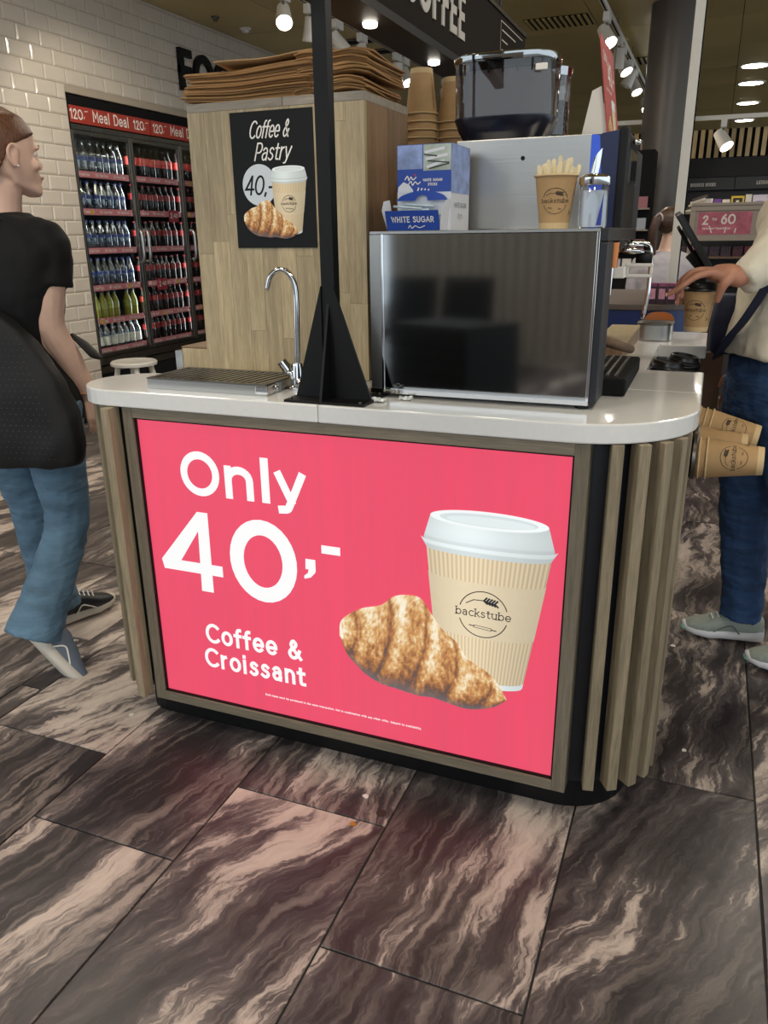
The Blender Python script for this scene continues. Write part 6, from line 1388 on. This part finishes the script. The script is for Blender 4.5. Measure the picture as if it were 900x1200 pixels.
# light glinting on the perforations, put in as pale grey dots
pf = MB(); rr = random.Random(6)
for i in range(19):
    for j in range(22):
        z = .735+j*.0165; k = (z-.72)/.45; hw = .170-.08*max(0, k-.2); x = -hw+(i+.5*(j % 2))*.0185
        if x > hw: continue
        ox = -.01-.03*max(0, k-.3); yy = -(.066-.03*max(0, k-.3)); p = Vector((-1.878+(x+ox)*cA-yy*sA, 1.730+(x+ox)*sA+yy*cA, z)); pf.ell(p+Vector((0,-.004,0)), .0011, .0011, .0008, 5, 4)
pf.build('perforation_glints', plain('perforation_glint', '#6a6a70', .3), bg, kind='stuff')
# ---- customer at right ----------------------------------------------------------------------
cp = thing('person', 'customer in a cream sweater and dark jeans reaching for a coffee cup', 'person', (.22, 2.64, 0))
fw = math.radians(116)      # faces the kiosk, half turned to the camera
bd = MB(); hm = rotm(math.radians(112), -.22); hb = Vector((.235, 2.72, 1.475)); PC = head(bd, hb, hm, 1.0)
bd.limb([(.26, 2.72, 1.38), (.25, 2.72, 1.44), (.235, 2.72, 1.52)], [.062, .052, .054], 16, 4)
torso_loft(bd, [(.22,2.68,.80,.13,.09),(.22,2.68,.92,.135,.09),(.225,2.69,1.06,.13,.095),(.235,2.70,1.20,.15,.11),(.25,2.71,1.33,.165,.10),(.255,2.715,1.395,.11,.068),(.26,2.72,1.42,.05,.05)], fw)
sl_ = Vector((.245, 2.485, 1.375)); el_ = Vector((.19, 2.30, 1.20)); wr_ = Vector((.062, 2.355, 1.216))
sl_ = Vector((.315, 2.585, 1.385)); el_ = Vector((.185, 2.475, 1.315)); wr_ = Vector((.066, 2.37, 1.222))
hp1 = Vector((.26, 2.60, .88)); kn1 = Vector((.34, 2.555, .47)); an1 = Vector((.42, 2.54, .10)); hp2 = Vector((.185, 2.755, .88)); kn2 = Vector((.190, 2.725, .47)); an2 = Vector((.225, 2.70, .10))
bd.limb([(.28,2.66,1.39), sl_, (sl_+el_)/2, el_, (el_+wr_)/2, wr_], [.06, .054, .047, .041, .036, .026], 14, 4)
sr_ = Vector((.185, 2.86, 1.375)); er_ = Vector((.22, 2.92, 1.12)); wr2 = Vector((.14, 2.90, .90))
bd.limb([(.22,2.78,1.38), sr_, (sr_+er_)/2, er_, (er_+wr2)/2, wr2], [.06, .054, .047, .041, .036, .026], 14, 4); hand(bd, wr2, (-.3, 0, -1), (0, -1, 0), (-1, 0, 0), (.25, .35, .3), 1)
bd.limb([hp1, (hp1+kn1)/2, kn1, (kn1+an1)/2, an1], [.08, .07, .055, .05, .036], 14, 4); bd.limb([hp2, (hp2+kn2)/2, kn2, (kn2+an2)/2, an2], [.08, .07, .055, .05, .036], 14, 4)
# the hand arching over the cup: palm over the far side of the lid, fingers down its left, thumb down its right
CC = Vector((-.025, 2.40, 1.078)); LZ = 1.078+.118
bd.limb([wr_, (.045, 2.366, 1.230), (.018, 2.372, 1.232)], [.025, .029, .026], 12, 3); bd.ell((.022, 2.372, 1.230), .042, .040, .020, 14, 9)
K = [((-.004, 2.342, 1.236), (-.040, 2.322, 1.226), (-.072, 2.314, 1.202), (-.104, 2.318, 1.180)),      # index, stretched out to the left
     ((-.014, 2.363, 1.240), (-.050, 2.350, 1.236), (-.072, 2.347, 1.208), (-.070, 2.352, 1.172)),      # middle, bent over the rim
     ((-.014, 2.386, 1.238), (-.054, 2.380, 1.233), (-.082, 2.378, 1.200), (-.080, 2.382, 1.152)),
     ((-.010, 2.408, 1.232), (-.046, 2.412, 1.226), (-.074, 2.414, 1.196), (-.071, 2.411, 1.150))]
for pts in K: bd.limb([(.035, (pts[0][1]+2.37)/2, 1.230)]+list(pts), [.0135, .0115, .0096, .0088, .0066], 10, 4)
bd.limb([(.046, 2.350, 1.226), (.034, 2.336, 1.212), (.026, 2.340, 1.190), (.021, 2.349, 1.164)], [.018, .0145, .0115, .0085], 10, 4)   # thumb
o = bd.build('body', M['skin2'], cp, True); remesh(o, .0038, 4)
nm = plain('nail', '#d9ad98', .3)
for p in ((-.1085, 2.3150, 1.1800), (-.0755, 2.348, 1.176), (-.0845, 2.378, 1.156)): MB().ell(p, .0024, .0042, .0056, 8, 6).build('nail', nm, cp, True)
face_parts(cp, PC, hm, 1.0, M['hair'])
hr = MB(); hair_cap(hr, PC, [(.0,-.045),(.05,-.034),(.09,-.024),(.11,-.016),(.128,-.004),(.142,.022),(.155,.06),(.168,.086),(.185,.096),(.205,.096),(.222,.096),(.232,.096)])
o = hr.build('hair', M['hair'], cp, True); remesh(o, .006, 3)
sw = MB()
torso_loft(sw, [(.215,2.68,.985,.176,.142),(.215,2.68,1.03,.174,.140),(.222,2.69,1.12,.168,.132),(.232,2.70,1.22,.175,.130),(.25,2.71,1.33,.186,.116),(.255,2.715,1.40,.13,.085),(.26,2.72,1.435,.068,.062)], fw)
sw.limb([(.27,2.66,1.36), sl_, (sl_+el_)/2+Vector((0,0,-.006)), el_+Vector((0,0,-.008)), (el_+wr_)/2+Vector((.004,0,-.012)), wr_+Vector((.012,.006,-.008))], [.082, .080, .078, .072, .060, .040], 18, 5, True)
sw.limb([(.22,2.78,1.36), sr_, (sr_+er_)/2, er_, (er_+wr2)/2, wr2+Vector((.01,0,.03))], [.08, .074, .068, .062, .054, .042], 16, 4, True)
o = sw.build('sweater', M['sweater'], cp, True, label='cream long-sleeved sweater'); remesh(o, .007, 4, .018, .06)
jn = MB()
torso_loft(jn, [(.22,2.68,.80,.17,.128),(.22,2.68,.90,.172,.130),(.22,2.68,1.0,.160,.122),(.22,2.68,1.02,.158,.120)], fw)
jn.limb([hp1, (hp1+kn1)/2, kn1, (kn1+an1)/2, an1+Vector((0,0,.02))], [.112, .095, .078, .070, .064], 18, 4, True); jn.limb([hp2, (hp2+kn2)/2+Vector((-.005,0,0)), kn2, (kn2+an2)/2, an2+Vector((-.004,0,.05)), an2+Vector((-.006,0,-.005))], [.112, .098, .082, .072, .066, .070], 18, 4, True)
o = jn.build('jeans', M['denimdk'], cp, True, label='dark blue jeans'); remesh(o, .007, 4, .014, .045)
M['mint'] = plain('grey_green_mesh', '#9aa39a', .75, var=.08, vscale=60, bmp=.5, bscale=220); wh = plain('white_foam', '#dcdce0', .55); mi = plain('mint_foam', '#8fd0b8', .5)
shoe(cp, (.300, 2.715, .003), (-1, -.10, 0), (0, 0, 1), .262, M['mint'], wh, wh, plain('grey_stripe', '#6f7a78', .6)); shoe(cp, (.50, 2.545, .003), (-1, -.06, 0), (0, 0, 1), .262, M['mint'], wh, wh, plain('grey_stripe', '#6f7a78', .6))
for (x, y) in ((.300-.250, 2.689), (.50-.250, 2.5295)): MB().ell((x, y, .034), .017, .026, .011, 12, 8).build('mint_toe_tip', mi, cp, True)
# navy crossbody bag
cbg = thing('crossbody_bag', 'navy crossbody bag worn over the cream sweater of the customer', 'bag', (.25, 2.5, 1.0))
stp = catmull([(.33, 2.60, 1.46), (.225, 2.550, 1.40), (.185, 2.545, 1.30), (.150, 2.545, 1.20), (.105, 2.565, 1.10), (.065, 2.61, 1.03), (.05, 2.72, .97)], 6)
MB().tube(stp, .028, 8, flat=.22, up=(-1, -1, 0)).build('strap', M['navycloth'], cbg, True)
mb = MB(); rs = []
for (z, w_, d_) in ((.97,.06,.03),(.985,.075,.04),(1.06,.08,.045),(1.13,.078,.04),(1.15,.06,.025)): rs.append(superell(.055, 2.80, d_, w_, z, 24, 4))
mb.rings(rs).build('pouch', M['navycloth'], cbg, True, angle=50)
mb = MB(); rs = []
for (z, w_, d_) in ((1.26,.05,.016),(1.275,.062,.022),(1.38,.06,.022),(1.47,.05,.018),(1.485,.035,.010)): rs.append(superell(.225-(1.38-z)*.08, 2.535-(1.38-z)*.05, w_, d_, z, 24, 4))
mb.rings(rs).build('front_panel', M['navycloth'], cbg, True, angle=50)
mb = MB(); text(mb, 'U', lambda a, b, d: (a, 2.511, b), .172, 1.335, .02, .0035); mb.build('lettering', M['text_white'], cbg)
MB().obox(stp[15], (.015, -.006, 0), (.004, .008, 0), (0, 0, .012)).build('buckle', M['lidblack'], cbg, bevel=.002)
# cup in the hand with its black lid
hc = dup(cup_up, CC, (0, 0, -.25), 'kraft coffee cup with black lid held in the hand of the customer', scale=(1, 1, 1.0)); hc['category'] = 'paper cup'
if 'group' in hc: del hc['group']
for nm_, ch in (('lid', l0.children[0]), ('lid_bead', l0.children[1])):
    c_ = ch.copy(); c_.name = nm_; COL.objects.link(c_); c_.parent = hc; c_.location = (0, 0, CH-.004)
    if nm_ == 'lid': c_['label'] = 'black plastic lid'
# ---- shopper with a ponytail in the bookshop ------------------------------------------------
lp = thing('person', 'shopper with a brown ponytail in a grey long-sleeved top beside the pillar', 'person', (-.29, 5.5, 0))
S_ = .90; q = lambda x, y, z: Vector((-.29+x*S_, 5.5+y*S_, z*S_))
bd = MB(); hm = rotm(math.radians(-40), .1); PL = head(bd, q(.03, 0, 1.42), hm, S_); bd.limb([q(0,0,1.34), q(.01,0,1.40), q(.02,0,1.46)], [.05, .045, .045], 14, 4)
torso_loft(bd, [(*q(0,0,.80),.14,.10),(*q(0,0,.95),.13,.095),(*q(0,0,1.1),.125,.095),(*q(0,0,1.28),.15,.095),(*q(0,0,1.36),.08,.06)], math.radians(20))
arms = [[q(.12,.02,1.29), q(.17,.03,1.25), q(.20,.06,1.05), q(.17,.18,.92)], [q(-.12,-.02,1.29), q(-.17,-.03,1.25), q(-.19,.0,1.04), q(-.12,.14,.92)]]
for a in arms: bd.limb(a, [.05, .045, .04, .028], 12, 4)
for a in arms: hand(bd, a[-1], (0, .9, -.3), (0, -.3, -1), (-1 if a[0].x > -.29 else 1, 0, 0), (.2, .3, .3), .85)
for sx in (-1, 1): bd.limb([q(sx*.08,0,.85), q(sx*.085,0,.46), q(sx*.085,.0,.08), q(sx*.09,.12,.03)], [.09, .055, .036, .03], 12, 4)
o = bd.build('body', M['skin'], lp, True); remesh(o, .007, 3)
face_parts(lp, PL, hm, S_, M['hair'])
tp_ = MB(); torso_loft(tp_, [(*q(0,0,.84),.155,.115),(*q(0,0,.98),.145,.11),(*q(0,0,1.1),.14,.108),(*q(0,0,1.28),.165,.106),(*q(0,0,1.365),.09,.07)], math.radians(20))
for a in arms: tp_.limb(a[:3]+[a[3]+Vector((0,-.01,.01))], [.06, .055, .048, .038], 12, 4)
o = tp_.build('top', M['greycloth'], lp, True, label='grey long-sleeved top'); remesh(o, .009, 3, .012, .06)
jn = MB(); torso_loft(jn, [(*q(0,0,.78),.15,.115),(*q(0,0,.92),.15,.115)], math.radians(20))
for sx in (-1, 1): jn.limb([q(sx*.08,0,.84), q(sx*.085,0,.46), q(sx*.085,.0,.1)], [.10, .068, .055], 12, 4)
o = jn.build('trousers', M['tee'], lp, True); remesh(o, .009, 3)
M['hairdk'] = plain('dark_brown_hair', '#3b2517', .5, var=.4, vscale=40, stretch=(3,3,1), bmp=.8, bscale=60)
hr = MB(); hr.ell(PL(0,-.012,.145), .080*S_, .108*S_, .092*S_, 16, 10, hm); hr.limb([PL(0,-.09,.17), PL(0,-.135,.16), PL(-.01,-.16,.08), PL(-.02,-.15,-.03), PL(-.02,-.13,-.12)], [.020, .028, .028, .022, .008], 12, 4)
o = hr.build('hair', M['hairdk'], lp, True); remesh(o, .006, 3)
MB().tube(catmull([PL(.028*math.cos(a), -.115, .17+.028*math.sin(a)) for a in [2*PI*k/10 for k in range(11)]], 2), .006, 6).build('hair_tie', M['greycloth'], lp, True)
